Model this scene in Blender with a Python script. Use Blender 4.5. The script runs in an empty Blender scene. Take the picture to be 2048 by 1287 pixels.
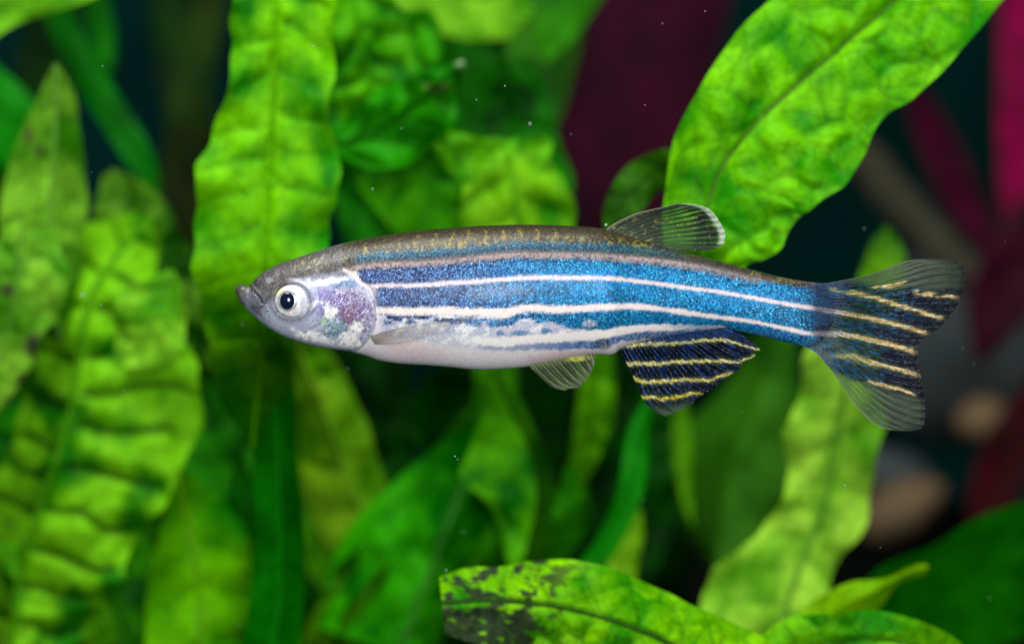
import bpy, math, random
import numpy as np

# ------------------------------------------------------------------ scene, camera, light
C = bpy.context.scene.collection
SC = bpy.context.scene
SC.unit_settings.system = 'METRIC'
SC.unit_settings.scale_length = 0.01            # one unit is one centimetre
K = 0.0025                                      # cm per photo pixel in the fish's plane
CD = 25.0                                       # camera to fish, cm

cam_d = bpy.data.cameras.new('camera')
cam = bpy.data.objects.new('camera', cam_d); C.objects.link(cam)
cam.location = (0, -CD, 0); cam.rotation_euler = (math.pi/2, 0, 0)
cam_d.sensor_width = 36.0; cam_d.lens = 36.0*CD/(2048*K)
cam_d.clip_start = 0.5; cam_d.clip_end = 500
cam_d.dof.use_dof = True; cam_d.dof.focus_distance = CD-0.10
cam_d.dof.aperture_fstop = 0.39
SC.camera = cam

wd = bpy.data.worlds.new('World'); SC.world = wd; wd.use_nodes = True
wd.node_tree.nodes['Background'].inputs[0].default_value = (0.55, 0.75, 0.7, 1)
wd.node_tree.nodes['Background'].inputs[1].default_value = 0.10

def lamp(name, loc, aim, size, power, col):
    d = bpy.data.lights.new(name, 'AREA'); d.shape = 'SQUARE'; d.size = size; d.energy = power; d.color = col
    o = bpy.data.objects.new(name, d); C.objects.link(o); o.location = loc
    from mathutils import Vector
    o.rotation_euler = (Vector(aim)-Vector(loc)).to_track_quat('-Z', 'Y').to_euler()
    return o
lamp('tank_light', (-2.5, -5, 14), (0, 1.5, 0), 8, 3500, (1, 1, 0.97))
lamp('camera_flash', (1.0, -22, 2.2), (0, 1, 0), 4, 3900, (1, 0.99, 0.97))

SC.view_settings.view_transform = 'Standard'; SC.view_settings.look = 'None'
SC.view_settings.exposure = 0; SC.view_settings.gamma = 1
SC.render.engine = 'CYCLES'
SC.cycles.max_bounces = 8; SC.cycles.transparent_max_bounces = 24

# ------------------------------------------------------------------ small helpers
def lin(c):
    a = np.asarray(c, dtype=np.float64)/255.0
    return np.where(a <= 0.04045, a/12.92, ((a+0.055)/1.055)**2.4)
def sst(a, b, x):
    t = np.clip((x-a)/(b-a), 0, 1); return t*t*(3-2*t)
def mixc(col, c, m):                            # blend an srgb colour into an (N,3) array by mask m
    m = np.clip(m, 0, 1)[..., None]
    return col*(1-m)+lin(c)*m
_tab = {}
def vnoise(x, y, seed=0):
    if seed not in _tab: _tab[seed] = np.random.RandomState(seed+17).rand(256, 256)
    T = _tab[seed]
    xi = np.floor(x).astype(int); yi = np.floor(y).astype(int)
    fx = x-xi; fy = y-yi; fx = fx*fx*(3-2*fx); fy = fy*fy*(3-2*fy)
    a = T[xi % 256, yi % 256]; b = T[(xi+1) % 256, yi % 256]; c = T[xi % 256, (yi+1) % 256]; d = T[(xi+1) % 256, (yi+1) % 256]
    return (a*(1-fx)+b*fx)*(1-fy)+(c*(1-fx)+d*fx)*fy
def fbm(x, y, seed=0, o=3):
    s = 0; a = 0.5; n = 0
    for i in range(o):
        s = s+a*vnoise(x*2**i, y*2**i, seed+i); n += a; a *= 0.5
    return s/n
def worley(x, y, seed=0):                       # F1, F2-F1
    r = np.random.RandomState(seed+5); JX = r.rand(128, 128); JY = r.rand(128, 128)
    xi = np.floor(x).astype(int); yi = np.floor(y).astype(int)
    f1 = np.full(x.shape, 9.0); f2 = np.full(x.shape, 9.0); idv = np.zeros(x.shape)
    for dx in (-1, 0, 1):
        for dy in (-1, 0, 1):
            cx = xi+dx; cy = yi+dy
            px = cx+JX[cx % 128, cy % 128]; py = cy+JY[cx % 128, cy % 128]
            d = np.hypot(px-x, py-y)
            idv = np.where(d < f1, JX[cy % 128, cx % 128], idv)
            f2 = np.minimum(f2, np.maximum(f1, d)); f1 = np.minimum(f1, d)
    return idv, f2-f1
def W(X, Y, d=0.0):                             # photo pixel at depth d behind the fish -> a point in the tank
    s = (CD+d)/CD*K
    return np.stack([(X-1024)*s, np.zeros_like(X*1.0)+d, (643.5-Y)*s], -1)
def catmull(P, n):                              # smooth resample of control rows by arc length of the first two columns
    P = np.asarray(P, float)
    if len(P) == 2:
        t = np.linspace(0, 1, n)[:, None]; return P[0]*(1-t)+P[1]*t
    Q = np.vstack([2*P[0]-P[1], P, 2*P[-1]-P[-2]]); out = []
    for i in range(1, len(Q)-2):
        t = np.linspace(0, 1, 24, endpoint=False)[:, None]
        p0, p1, p2, p3 = Q[i-1], Q[i], Q[i+1], Q[i+2]
        out.append(0.5*((2*p1)+(-p0+p2)*t+(2*p0-5*p1+4*p2-p3)*t*t+(-p0+3*p1-3*p2+p3)*t**3))
    out = np.vstack(out+[P[-1:]])
    L = np.concatenate([[0], np.cumsum(np.hypot(*np.diff(out[:, :2], axis=0).T))])
    s = np.linspace(0, L[-1], n)
    return np.stack([np.interp(s, L, out[:, j]) for j in range(out.shape[1])], -1)
def curve(pts, x):
    p = np.asarray(pts, float); q = catmull(p, 300); return np.interp(x, q[:, 0], q[:, 1])

def mesh_obj(name, V, F, mat, parent=None, attrs=None, origin=None, smooth=True):
    V = np.asarray(V, float)
    if origin is not None: V = V-np.asarray(origin)
    F = np.asarray(F)
    me = bpy.data.meshes.new(name)
    nv, nf, k = len(V), len(F), F.shape[1]
    me.vertices.add(nv); me.vertices.foreach_set('co', V.astype(np.float32).ravel())
    me.loops.add(nf*k); me.loops.foreach_set('vertex_index', F.astype(np.int32).ravel())
    me.polygons.add(nf); me.polygons.foreach_set('loop_start', np.arange(0, nf*k, k, dtype=np.int32))
    me.polygons.foreach_set('loop_total', np.full(nf, k, dtype=np.int32))
    me.update(calc_edges=True); me.validate()
    me.polygons.foreach_set('use_smooth', np.full(nf, smooth, dtype=bool))
    for an, a in (attrs or {}).items():
        a = np.asarray(a, np.float32)
        if a.ndim == 2 and a.shape[1] == 4:
            at = me.attributes.new(an, 'FLOAT_COLOR', 'POINT'); at.data.foreach_set('color', a.ravel())
        elif a.ndim == 2:
            at = me.attributes.new(an, 'FLOAT_VECTOR', 'POINT'); at.data.foreach_set('vector', a.ravel())
        else:
            at = me.attributes.new(an, 'FLOAT', 'POINT'); at.data.foreach_set('value', a.ravel())
    me.materials.append(mat)
    o = bpy.data.objects.new(name, me); C.objects.link(o)
    if parent is not None: o.parent = parent
    return o
def grid_faces(n, m, wrap=False):
    i = np.arange(n-1)[:, None]; j = np.arange(m if wrap else m-1)[None, :]
    j2 = (j+1) % m
    return np.stack([i*m+j, i*m+j2, (i+1)*m+j2, (i+1)*m+j], -1).reshape(-1, 4)
def tag(o, label=None, cat=None, group=None, kind=None):
    if label: o['label'] = label
    if cat: o['category'] = cat
    if group: o['group'] = group
    if kind: o['kind'] = kind
    return o
def empty(name, loc, label, cat, group=None):
    o = bpy.data.objects.new(name, None); C.objects.link(o); o.location = [float(v) for v in loc]; o.empty_display_size = 0.2
    return tag(o, label, cat, group)
def tube(P, R, sides=6):                        # P (n,3), R (n,) -> verts, faces
    P = np.asarray(P, float); n = len(P); R = np.broadcast_to(R, (n,))
    T = np.gradient(P, axis=0); T /= np.linalg.norm(T, axis=1)[:, None]+1e-12
    A = np.cross(T, np.array([0, 1.0, 0.05])); A /= np.linalg.norm(A, axis=1)[:, None]+1e-12
    B = np.cross(T, A)
    a = np.arange(sides)*2*math.pi/sides
    V = P[:, None, :]+R[:, None, None]*(np.cos(a)[None, :, None]*A[:, None, :]+np.sin(a)[None, :, None]*B[:, None, :])
    return V.reshape(-1, 3), grid_faces(n, sides, True)

# ------------------------------------------------------------------ materials
class NT:
    def __init__(s, name):
        s.m = bpy.data.materials.new(name); s.m.use_nodes = True; s.t = s.m.node_tree; s.t.nodes.clear()
        s.out = s.t.nodes.new('ShaderNodeOutputMaterial')
    def n(s, typ, **kw):
        nd = s.t.nodes.new(typ)
        for k, v in kw.items():
            if k.startswith('i_'):
                key = k[2:]; key = int(key) if key.isdigit() else key.replace('_', ' ')
                if isinstance(v, bpy.types.NodeSocket): s.t.links.new(v, nd.inputs[key])
                else: nd.inputs[key].default_value = v
            else: setattr(nd, k, v)
        return nd
    def attr(s, a): return s.n('ShaderNodeAttribute', attribute_name=a)
    def math(s, op, a, b=0.0, c=None):
        kw = dict(i_0=a, i_1=b)
        if c is not None: kw['i_2'] = c
        return s.n('ShaderNodeMath', operation=op, **kw).outputs[0]
    def mix(s, f, a, b, blend='MIX'):
        nd = s.t.nodes.new('ShaderNodeMix'); nd.data_type = 'RGBA'; nd.blend_type = blend
        for i, v in ((0, f), (6, a), (7, b)):
            if isinstance(v, bpy.types.NodeSocket): s.t.links.new(v, nd.inputs[i])
            else: nd.inputs[i].default_value = v
        return nd.outputs[2]
    def end(s, sock): s.t.links.new(sock, s.out.inputs[0]); return s.m

def glitter(N, scale, glit, strength):
    """per-cell random value and a normal tilted per cell (light-reflecting pigment cells)"""
    tc = N.n('ShaderNodeTexCoord').outputs['Object']
    vo = N.n('ShaderNodeTexVoronoi', i_Vector=tc, i_Scale=scale)
    sub = N.n('ShaderNodeVectorMath', operation='SUBTRACT', i_0=vo.outputs['Color'], i_1=(0.5, 0.5, 0.5))
    sc = N.n('ShaderNodeVectorMath', operation='SCALE', i_0=sub.outputs[0])
    N.t.links.new(N.math('MULTIPLY', glit, strength), sc.inputs['Scale'])
    ge = N.n('ShaderNodeNewGeometry')
    ad = N.n('ShaderNodeVectorMath', operation='ADD', i_0=ge.outputs['Normal'], i_1=sc.outputs[0])
    no = N.n('ShaderNodeVectorMath', operation='NORMALIZE', i_0=ad.outputs[0])
    sep = N.n('ShaderNodeSeparateColor', i_0=vo.outputs['Color'])
    return tc, sep, no.outputs[0]

def skin_material():
    N = NT('fish_skin')
    col = N.attr('col'); spk = N.attr('spk'); glit = col.outputs['Alpha']
    tc, sep, nrm = glitter(N, 175.0, glit, 0.5)
    r = sep.outputs[0]; g = sep.outputs[1]
    v = N.math('MULTIPLY_ADD', N.math('POWER', r, 1.3), 1.05, 0.54)
    dim = N.mix(glit, (1, 1, 1, 1), N.n('ShaderNodeCombineColor', i_0=v, i_1=v, i_2=v).outputs[0])
    c1 = N.mix(1.0, col.outputs['Color'], dim, 'MULTIPLY')
    f = N.math('MULTIPLY', N.n('ShaderNodeMapRange', interpolation_type='SMOOTHSTEP', i_Value=g, i_1=0.62, i_2=0.9).outputs[0], N.math('MULTIPLY', glit, 0.75))
    c2 = N.mix(f, c1, spk.outputs['Color'])
    no = N.n('ShaderNodeTexNoise', i_Vector=tc, i_Scale=55.0, i_Detail=3.0)
    bp = N.n('ShaderNodeBump', i_Strength=0.25, i_Distance=0.004, i_Height=no.outputs[0]); N.t.links.new(nrm, bp.inputs['Normal'])
    p = N.n('ShaderNodeBsdfPrincipled', i_Base_Color=c2, i_Roughness=0.38, i_Normal=bp.outputs[0])
    N.t.links.new(N.math('MULTIPLY', glit, 0.22), p.inputs['Metallic'])
    p.inputs['Specular IOR Level'].default_value = 0.2
    p.inputs['Coat Weight'].default_value = 0.25; p.inputs['Coat Roughness'].default_value = 0.22; p.inputs['Coat IOR'].default_value = 1.3
    p.inputs['Subsurface Weight'].default_value = 0.12; p.inputs['Subsurface Radius'].default_value = (0.03, 0.02, 0.02)
    return N.end(p.outputs[0])

def fin_material(name, bump=True):
    N = NT(name)
    col = N.attr('col'); al = col.outputs['Alpha']
    gl = N.attr('glit').outputs['Fac']
    tc, sep, nrm = glitter(N, 120.0, gl, 0.9)
    v = N.math('MULTIPLY_ADD', N.math('POWER', sep.outputs[0], 1.5), 1.5, 0.4)
    dim = N.mix(gl, (1, 1, 1, 1), N.n('ShaderNodeCombineColor', i_0=v, i_1=v, i_2=v).outputs[0])
    c1 = N.mix(1.0, col.outputs['Color'], dim, 'MULTIPLY')
    p = N.n('ShaderNodeBsdfPrincipled', i_Base_Color=c1, i_Roughness=0.35, i_Normal=nrm)
    p.inputs['Specular IOR Level'].default_value = 0.3
    N.t.links.new(N.math('MULTIPLY', gl, 0.3), p.inputs['Metallic'])
    tl = N.n('ShaderNodeBsdfTranslucent', i_Color=c1)
    b = N.n('ShaderNodeMixShader', i_0=0.2, i_1=p.outputs[0], i_2=tl.outputs[0])
    tr = N.n('ShaderNodeBsdfTransparent')
    mx = N.n('ShaderNodeMixShader', i_0=al, i_1=tr.outputs[0], i_2=b.outputs[0])
    return N.end(mx.outputs[0])

def leaf_material():
    N = NT('leaf_blade')
    col = N.attr('col'); tc = N.n('ShaderNodeTexCoord').outputs['Object']
    n1 = N.n('ShaderNodeTexNoise', i_Vector=tc, i_Scale=28.0, i_Detail=4.0)
    n2 = N.n('ShaderNodeTexNoise', i_Vector=tc, i_Scale=6.0, i_Detail=2.0)
    m = N.math('MULTIPLY_ADD', n1.outputs[0], 0.7, 0.65)
    m = N.math('MULTIPLY', m, N.math('MULTIPLY_ADD', n2.outputs[0], 0.5, 0.75))
    c = N.mix(1.0, col.outputs['Color'], N.n('ShaderNodeCombineColor', i_0=m, i_1=m, i_2=m).outputs[0], 'MULTIPLY')
    wv = N.n('ShaderNodeVectorMath', operation='ADD', i_0=tc, i_1=N.n('ShaderNodeVectorMath', operation='SCALE', i_0=N.n('ShaderNodeTexNoise', i_Vector=tc, i_Scale=9.0).outputs['Color'], i_Scale=0.06).outputs[0])
    ve = N.n('ShaderNodeTexVoronoi', feature='DISTANCE_TO_EDGE', i_Vector=wv.outputs[0], i_Scale=9.5)
    vl = N.n('ShaderNodeMapRange', interpolation_type='SMOOTHSTEP', i_Value=ve.outputs['Distance'], i_1=0.0, i_2=0.07, i_3=0.74, i_4=1.0).outputs[0]
    c = N.mix(1.0, c, N.n('ShaderNodeCombineColor', i_0=vl, i_1=vl, i_2=vl).outputs[0], 'MULTIPLY')
    bp = N.n('ShaderNodeBump', i_Strength=0.4, i_Distance=0.012, i_Height=N.math('ADD', n1.outputs[0], vl))
    p = N.n('ShaderNodeBsdfPrincipled', i_Base_Color=c, i_Roughness=0.5, i_Normal=bp.outputs[0])
    p.inputs['Specular IOR Level'].default_value = 0.06
    tl = N.n('ShaderNodeBsdfTranslucent', i_Color=c)
    return N.end(N.n('ShaderNodeMixShader', i_0=0.28, i_1=p.outputs[0], i_2=tl.outputs[0]).outputs[0])

def plain(name, rgb, rough=0.5, scale=6.0, amp=0.5, bump=0.3, spec=0.3, dist=0.05):
    N = NT(name); tc = N.n('ShaderNodeTexCoord').outputs['Object']
    no = N.n('ShaderNodeTexNoise', i_Vector=tc, i_Scale=scale, i_Detail=5.0)
    m = N.math('MULTIPLY_ADD', no.outputs[0], 2*amp, 1-amp)
    c = N.mix(1.0, (*lin(rgb), 1), N.n('ShaderNodeCombineColor', i_0=m, i_1=m, i_2=m).outputs[0], 'MULTIPLY')
    bp = N.n('ShaderNodeBump', i_Strength=bump, i_Distance=dist, i_Height=no.outputs[0])
    p = N.n('ShaderNodeBsdfPrincipled', i_Base_Color=c, i_Roughness=rough, i_Normal=bp.outputs[0])
    p.inputs['Specular IOR Level'].default_value = spec
    return N.end(p.outputs[0])
def attr_mat(name, rough=0.3, spec=0.5, metal=0.0):
    N = NT(name); c = N.attr('col')
    no = N.n('ShaderNodeTexNoise', i_Vector=N.n('ShaderNodeTexCoord').outputs['Object'], i_Scale=60.0, i_Detail=3.0)
    m = N.math('MULTIPLY_ADD', no.outputs[0], 0.4, 0.8)
    cc = N.mix(1.0, c.outputs['Color'], N.n('ShaderNodeCombineColor', i_0=m, i_1=m, i_2=m).outputs[0], 'MULTIPLY')
    p = N.n('ShaderNodeBsdfPrincipled', i_Base_Color=cc, i_Roughness=rough, i_Metallic=metal)
    p.inputs['Specular IOR Level'].default_value = spec
    return N.end(p.outputs[0])

M_SKIN = skin_material(); M_FIN = fin_material('fin_membrane'); M_RAY = fin_material('fin_ray_bone'); M_LEAF = leaf_material()
M_EYE = attr_mat('eye_iris', 0.25, 0.5); M_PUPIL = plain('eye_pupil', (10, 22, 48), 0.1, 40, 0.3, 0.0, 0.5)
M_BACK = plain('tank_back', (5, 40, 38), 0.9, 0.35, 0.95, 0.0, 0.0)
M_SOIL = plain('dark_gravel', (14, 20, 16), 0.9, 1.6, 0.9, 0.6, 0.0, 0.3)
M_TAN = plain('tan_stone', (104, 86, 62), 0.8, 2.0, 0.4, 0.5, 0.2)
M_GREYSTONE = plain('grey_stone', (62, 70, 71), 0.85, 1.2, 0.6, 0.5, 0.2)
M_SPECK = plain('pale_debris', (150, 172, 160), 0.6, 3, 0.2, 0.1)

# ------------------------------------------------------------------ setting
def box_sheet(name, corners, nx, ny, mat, fz=None):
    c = [np.asarray(p, float) for p in corners]
    u = np.linspace(0, 1, nx)[:, None, None]; v = np.linspace(0, 1, ny)[None, :, None]
    P = (c[0]*(1-u)+c[1]*u)*(1-v)+(c[3]*(1-u)+c[2]*u)*v
    if fz is not None: P[..., 2] += fz(P[..., 0], P[..., 1])
    return mesh_obj(name, P.reshape(-1, 3), grid_faces(nx, ny), mat)
tag(box_sheet('tank_back_wall', [(-16, 17, -8), (16, 17, -8), (16, 17, 12), (-16, 17, 12)], 4, 4, M_BACK), kind='structure')
tag(box_sheet('gravel_bed', [(-16, -3, -4.2), (16, -3, -4.2), (16, 17.2, -1.7), (-16, 17.2, -1.7)], 160, 120, M_SOIL,
              lambda x, y: 0.35*fbm(x*1.5+40, y*1.5+40, 3)), kind='structure')

# ------------------------------------------------------------------ leaves
def leaf(plant, pts, dark, light, bul=0.02, vs=46, cell=0, seed=1, ruff=0.03, wav=0.05, rollA=0.0, rollB=0.0, slope=0.55, rib=(3.0, 1.0),
         ribcol=None, cup=0.0, vein=0.5, name='leaf', mott=1.0, algae=0.0, label=None, res=6.0, vein_shade_col=None, tipcol=None, midgroove=0.0, vw=3.4, spots=()):
    org = np.array(plant.location)
    rows = np.array([[p[0], p[1], p[2], p[3], p[4]] for p in pts], float)
    L = np.hypot(*np.diff(rows[:, :2], axis=0).T).sum(); ns = int(np.clip(L/res, 16, 170))
    R = catmull(rows, ns); X, Y, D, wa, wb = R.T
    wa = np.maximum(wa, 0.6); wb = np.maximum(wb, 0.6)
    T = np.gradient(R[:, :2], axis=0); T /= np.linalg.norm(T, axis=1)[:, None]
    nx, ny = -T[:, 1], T[:, 0]
    wmax = max(wa.max(), wb.max()); nt = int(np.clip(2*wmax/res, 9, 71))
    t = np.linspace(-1, 1, nt)[None, :]; s = np.linspace(0, L, ns)[:, None]
    w = np.where(t > 0, wa[:, None], wb[:, None])
    side = np.where(t > 0, 0.0, 37.3)
    edge = 1+wav*(2*fbm(s/vs*0.9+side+seed*3.1, np.zeros_like(s)+seed, seed, 2)-1)*1.6*np.abs(t)
    off = t*w*edge
    PX = X[:, None]+nx[:, None]*off; PY = Y[:, None]+ny[:, None]*off
    a = np.abs(t)
    warp = 0.9*vs*(fbm(s/(vs*1.5)+9, off/110+9+side, seed+3, 2)-0.5)
    q = (s-np.abs(off)*slope+warp+np.where(t > 0, 0, vs*0.45))/vs
    vb = np.abs(np.sin(math.pi*q))**0.6                      # one swelling between side veins
    env = sst(0.0, 0.16, a)*(1-0.55*sst(0.75, 1.0, a))
    v_line = np.exp(-((np.abs(((q+0.5) % 1)-0.5)*vs)/vw)**2)*sst(0.02, 0.1, a)*(1-sst(0.8, 1.0, a))
    amp = 0.35+1.0*vnoise(np.floor(q)+side, side+seed*1.0, seed+21)
    vb = vb*amp; bulge = vb
    net = 0*vb; cid = 0.5+0*vb
    if cell:
        cid, e = worley(s/cell+off*0+seed, off/cell+40+seed, seed)
        _, e2 = worley(s/(cell*0.38)+seed, off/(cell*0.38)+80, seed+2)
        cb = sst(0.0, 0.5, e)
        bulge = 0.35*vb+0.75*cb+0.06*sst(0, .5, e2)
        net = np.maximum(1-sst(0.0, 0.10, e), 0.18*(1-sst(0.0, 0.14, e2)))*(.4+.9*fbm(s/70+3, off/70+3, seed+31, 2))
    big = fbm(s/90+seed*7, off/90+50, seed+6, 3)-0.5
    disp = 0.4*bul*(bulge*env)+bul*1.4*big*(0.35+0.65*env)+ruff*np.sin(s/vs*2.6+side+seed)*a**2.5+cup*a**2-midgroove*np.exp(-(off/7.0)**2)
    PD = D[:, None]+np.where(t > 0, rollA, rollB)*a-disp
    # pigment, with bulge highlights and backlit panels painted in lighter
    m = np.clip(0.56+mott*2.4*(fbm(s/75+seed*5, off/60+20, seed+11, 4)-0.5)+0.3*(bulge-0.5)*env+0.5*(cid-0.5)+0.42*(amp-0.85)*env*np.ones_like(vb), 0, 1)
    col = lin(dark)*(1-m[..., None])+lin(light)*m[..., None]
    col = col if light[0] > light[1] else np.clip(col*np.array([0.95, 1.12, 0.35]), 0, 0.85)
    vc = vein_shade_col if vein_shade_col is not None else tuple(0.55*np.array(dark))
    col = mixc(col, vc, vein*np.maximum(v_line, net))
    if tipcol is not None: col = mixc(col, tipcol[0], sst(1-tipcol[1], 1.0, s/L)*np.ones_like(t))
    for (bx, by, rx, ry) in spots:
        rr_ = np.hypot((PX-bx)/rx, (PY-by)/ry)+0.9*(fbm(PX/14, PY/14, 71, 3)-0.5)
        col = mixc(col, (96, 110, 40), (1-sst(.7, 1.5, rr_))*.7); col = mixc(col, (52, 50, 46), (1-sst(.4, 1.1, rr_))*.9)
    if algae > 0:
        dz = (s/L)
        n1 = fbm(PX/17+3, PY/11+8, 91, 3); n2 = fbm(PX/60, PY/60, 95, 2)
        reg = (1-sst(0.16, algae, dz+0.05*(n2-.5)))*np.ones_like(t)
        low = sst(0.05, 0.35, t)*(1-sst(algae*0.55, algae*0.62, dz))
        vl = np.exp(-(off/5.0)**2)*(1-sst(0.2, 0.36, dz))
        k = np.maximum(sst(0.50, 0.66, n1+0.10*(reg-1)+0.30*low*reg+0.05*(1-vb))*reg, 0.0)
        k = np.maximum(k, 0.8*sst(.3, .6, vl*(0.55+0.9*vnoise(s/9, s*0, 3))))
        col = mixc(col, (74, 104, 20), sst(0.0, .25, k)*.7)
        col = mixc(col, (40, 48, 42), sst(.2, .9, k)*(.75+.25*vnoise(PX/4, PY/4, 97)))
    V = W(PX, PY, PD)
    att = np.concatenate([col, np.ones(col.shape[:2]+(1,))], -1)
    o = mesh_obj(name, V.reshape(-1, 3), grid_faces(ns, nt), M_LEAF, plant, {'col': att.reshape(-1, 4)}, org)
    if label: o['label'] = label
    if rib[0] > 0:
        mid = W(X, Y, D-disp[:, nt//2]-0.004)
        sc = (CD+D)/CD*K
        V2, F2 = tube(mid, np.linspace(rib[0], rib[1], ns)*sc, 6)
        rc = lin(ribcol if ribcol is not None else tuple(0.6*np.array(light)+0.4*np.array(dark)))
        rv = 0.85+0.3*vnoise(np.repeat(s[:, 0]/12, 6), np.tile(np.arange(6.0), ns), seed)
        a4 = np.concatenate([rc[None, :]*rv[:, None], np.ones((len(V2), 1))], -1)
        mesh_obj('midrib', V2, F2, M_LEAF, o, {'col': a4}, org)
    return o
def plant(name, X, Y, d, label, cat='plant', group=None):
    return empty(name, W(np.float64(X), np.float64(Y), d), label, cat, group)

BRIGHT = ((30, 125, 0), (128, 196, 12)); PALE = ((70, 140, 30), (150, 200, 85)); MID = ((8, 92, 0), (62, 150, 6))
DEEP = ((0, 62, 0), (12, 115, 6)); DULL = ((30, 84, 18), (66, 120, 44)); YEL = ((92, 165, 0), (150, 205, 20))

# --- quilted leaf that leans in above the tail
p = plant('fern_plant', 1990, -140, 1.7, 'fern with one large quilted bright green leaf slanting down behind the dorsal fin', 'plant', 'ferns in the aquarium')
leaf(p, [(1960, -150, 1.7, 190, 150), (1830, -30, 1.65, 215, 145), (1715, 65, 1.6, 195, 178), (1660, 115, 1.58, 178, 168), (1600, 165, 1.55, 168, 206), (1520, 240, 1.5, 138, 222),
         (1455, 320, 1.5, 112, 214), (1420, 400, 1.5, 90, 190), (1400, 480, 1.5, 75, 168), (1402, 550, 1.55, 50, 118), (1430, 610, 1.6, 8, 30)],
     (34, 128, 0), (116, 192, 10), bul=0.075, vs=150, cell=80, seed=4, ruff=0.03, wav=0.09, slope=-0.9, rib=(4.5, 2.5), ribcol=(80, 128, 40), vein=0.42, mott=0.8, rollA=0.1, rollB=-0.1, midgroove=0.03, res=5)
leaf(p, [(1400, 310, 2.3, 16, 30), (1340, 335, 2.5, 40, 40), (1300, 355, 2.6, 46, 36), (1262, 390, 2.6, 42, 36), (1235, 430, 2.6, 30, 30), (1222, 480, 2.6, 8, 8)],
     (12, 52, 2), (48, 98, 18), bul=0.03, vs=40, seed=9, rib=(2, 1), label='small dull green side leaf behind the dorsal fin')

# --- tall upright leaf behind the fish's head
p = plant('fern_plant', 545, 1500, 3.0, 'fern with tall upright bright leaf behind the fish head and a dark stalk below', 'plant', 'ferns in the aquarium')
leaf(p, [(552, -60, 2.4, 80, 95), (552, 20, 2.4, 92, 112), (550, 90, 2.4, 96, 120), (548, 160, 2.4, 92, 120), (545, 230, 2.4, 104, 118), (543, 280, 2.4, 118, 128), (540, 340, 2.4, 148, 148),
         (536, 400, 2.4, 158, 152), (533, 460, 2.4, 155, 140), (530, 530, 2.4, 146, 118), (530, 600, 2.5, 132, 84), (528, 680, 2.65, 122, 66), (520, 760, 2.85, 96, 56), (510, 830, 3.0, 50, 40), (505, 890, 3.1, 8, 8)],
     (30, 122, 0), (118, 194, 8), bul=0.06, vs=74, cell=0, seed=12, ruff=0.05, wav=0.12, slope=0.35, rib=(6, 5), tipcol=((6, 92, 0), 0.36), ribcol=(96, 178, 0), vein=0.35, res=7)
leaf(p, [(545, 590, 2.9, 20, 20), (548, 680, 2.9, 34, 34), (550, 800, 2.9, 45, 40), (555, 930, 2.9, 48, 42), (560, 1060, 2.9, 55, 48), (560, 1180, 2.9, 58, 50), (545, 1320, 2.9, 60, 55)],
     (0, 82, 0), (12, 136, 8), bul=0.02, vs=150, seed=14, rib=(4, 4), mott=0.8, vein=0.1, wav=0.02, rollA=0.3, rollB=0.3, label='long dark green stalk-like leaf')

# --- clump beside the fish's snout
p = plant('fern_plant', 60, 1420, 4.0, 'leafy fern clump in front of the fish snout, its big leaf crossed by dark furrows', 'plant', 'ferns in the aquarium')
leaf(p, [(112, 128, 3.6, 3, 3), (112, 180, 3.6, 30, 32), (110, 250, 3.6, 62, 46), (106, 330, 3.6, 96, 60), (100, 420, 3.6, 100, 72), (100, 510, 3.6, 90, 72), (110, 600, 3.7, 60, 55), (120, 680, 3.8, 15, 15)],
     (56, 124, 20), (134, 190, 82), bul=0.05, vs=66, seed=21, wav=0.08, rib=(4, 3), rollA=0.25, rollB=0.25, vein=0.25, label='pale pointed leaf tip', spots=[(58, 268, 9, 22), (80, 300, 8, 10)])
leaf(p, [(300, 430, 3.9, 20, 20), (262, 480, 3.9, 70, 70), (220, 530, 3.85, 110, 120), (185, 590, 3.8, 150, 190), (165, 660, 3.8, 120, 230), (152, 740, 3.8, 110, 232), (138, 830, 3.8, 105, 242),
         (112, 920, 3.8, 100, 235), (80, 1010, 3.85, 100, 225), (50, 1100, 3.9, 90, 215), (30, 1200, 3.95, 80, 170), (20, 1300, 4.0, 60, 110)],
     (28, 116, 0), (124, 194, 36), bul=0.15, vs=84, vw=8.0, seed=23, ruff=0.06, wav=0.08, slope=-0.12, rib=(7, 6), ribcol=(76, 150, 10), vein=0.9, vein_shade_col=(2, 60, 0), res=7, rollA=0.6, mott=1.5)  # furrow shading painted as wide dark bands along the side veins
leaf(p, [(40, 420, 3.3, 10, 10), (45, 480, 3.3, 60, 70), (40, 560, 3.3, 90, 100), (20, 640, 3.35, 90, 75), (0, 720, 3.4, 80, 60), (-30, 800, 3.5, 60, 40), (-60, 880, 3.5, 10, 10)],
     (66, 136, 26), (140, 196, 84), bul=0.06, vs=52, cell=58, seed=27, wav=0.16, rib=(3, 2), vein=0.4, label='pale crinkled leaf at the clump edge', spots=[(70, 690, 20, 26), (48, 760, 16, 14), (22, 810, 16, 22), (14, 580, 10, 16)])
leaf(p, [(345, 540, 3.5, 5, 5), (330, 590, 3.5, 60, 50), (310, 640, 3.5, 80, 72), (280, 690, 3.55, 70, 70), (240, 720, 3.6, 20, 20)],
     (72, 150, 20), (140, 198, 72), bul=0.05, vs=40, seed=31, wav=0.12, rib=(2, 2), vein=0.2, label='small pale folded leaf')
leaf(p, [(-40, 860, 4.6, 10, 10), (20, 930, 4.6, 70, 80), (80, 1010, 4.6, 100, 110), (150, 1100, 4.6, 120, 130), (220, 1200, 4.6, 110, 130), (280, 1310, 4.6, 90, 100)],
     (0, 84, 0), (60, 152, 10), bul=0.08, vs=70, seed=33, rib=(4, 4), label='dark green leaf low in the clump')
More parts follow.
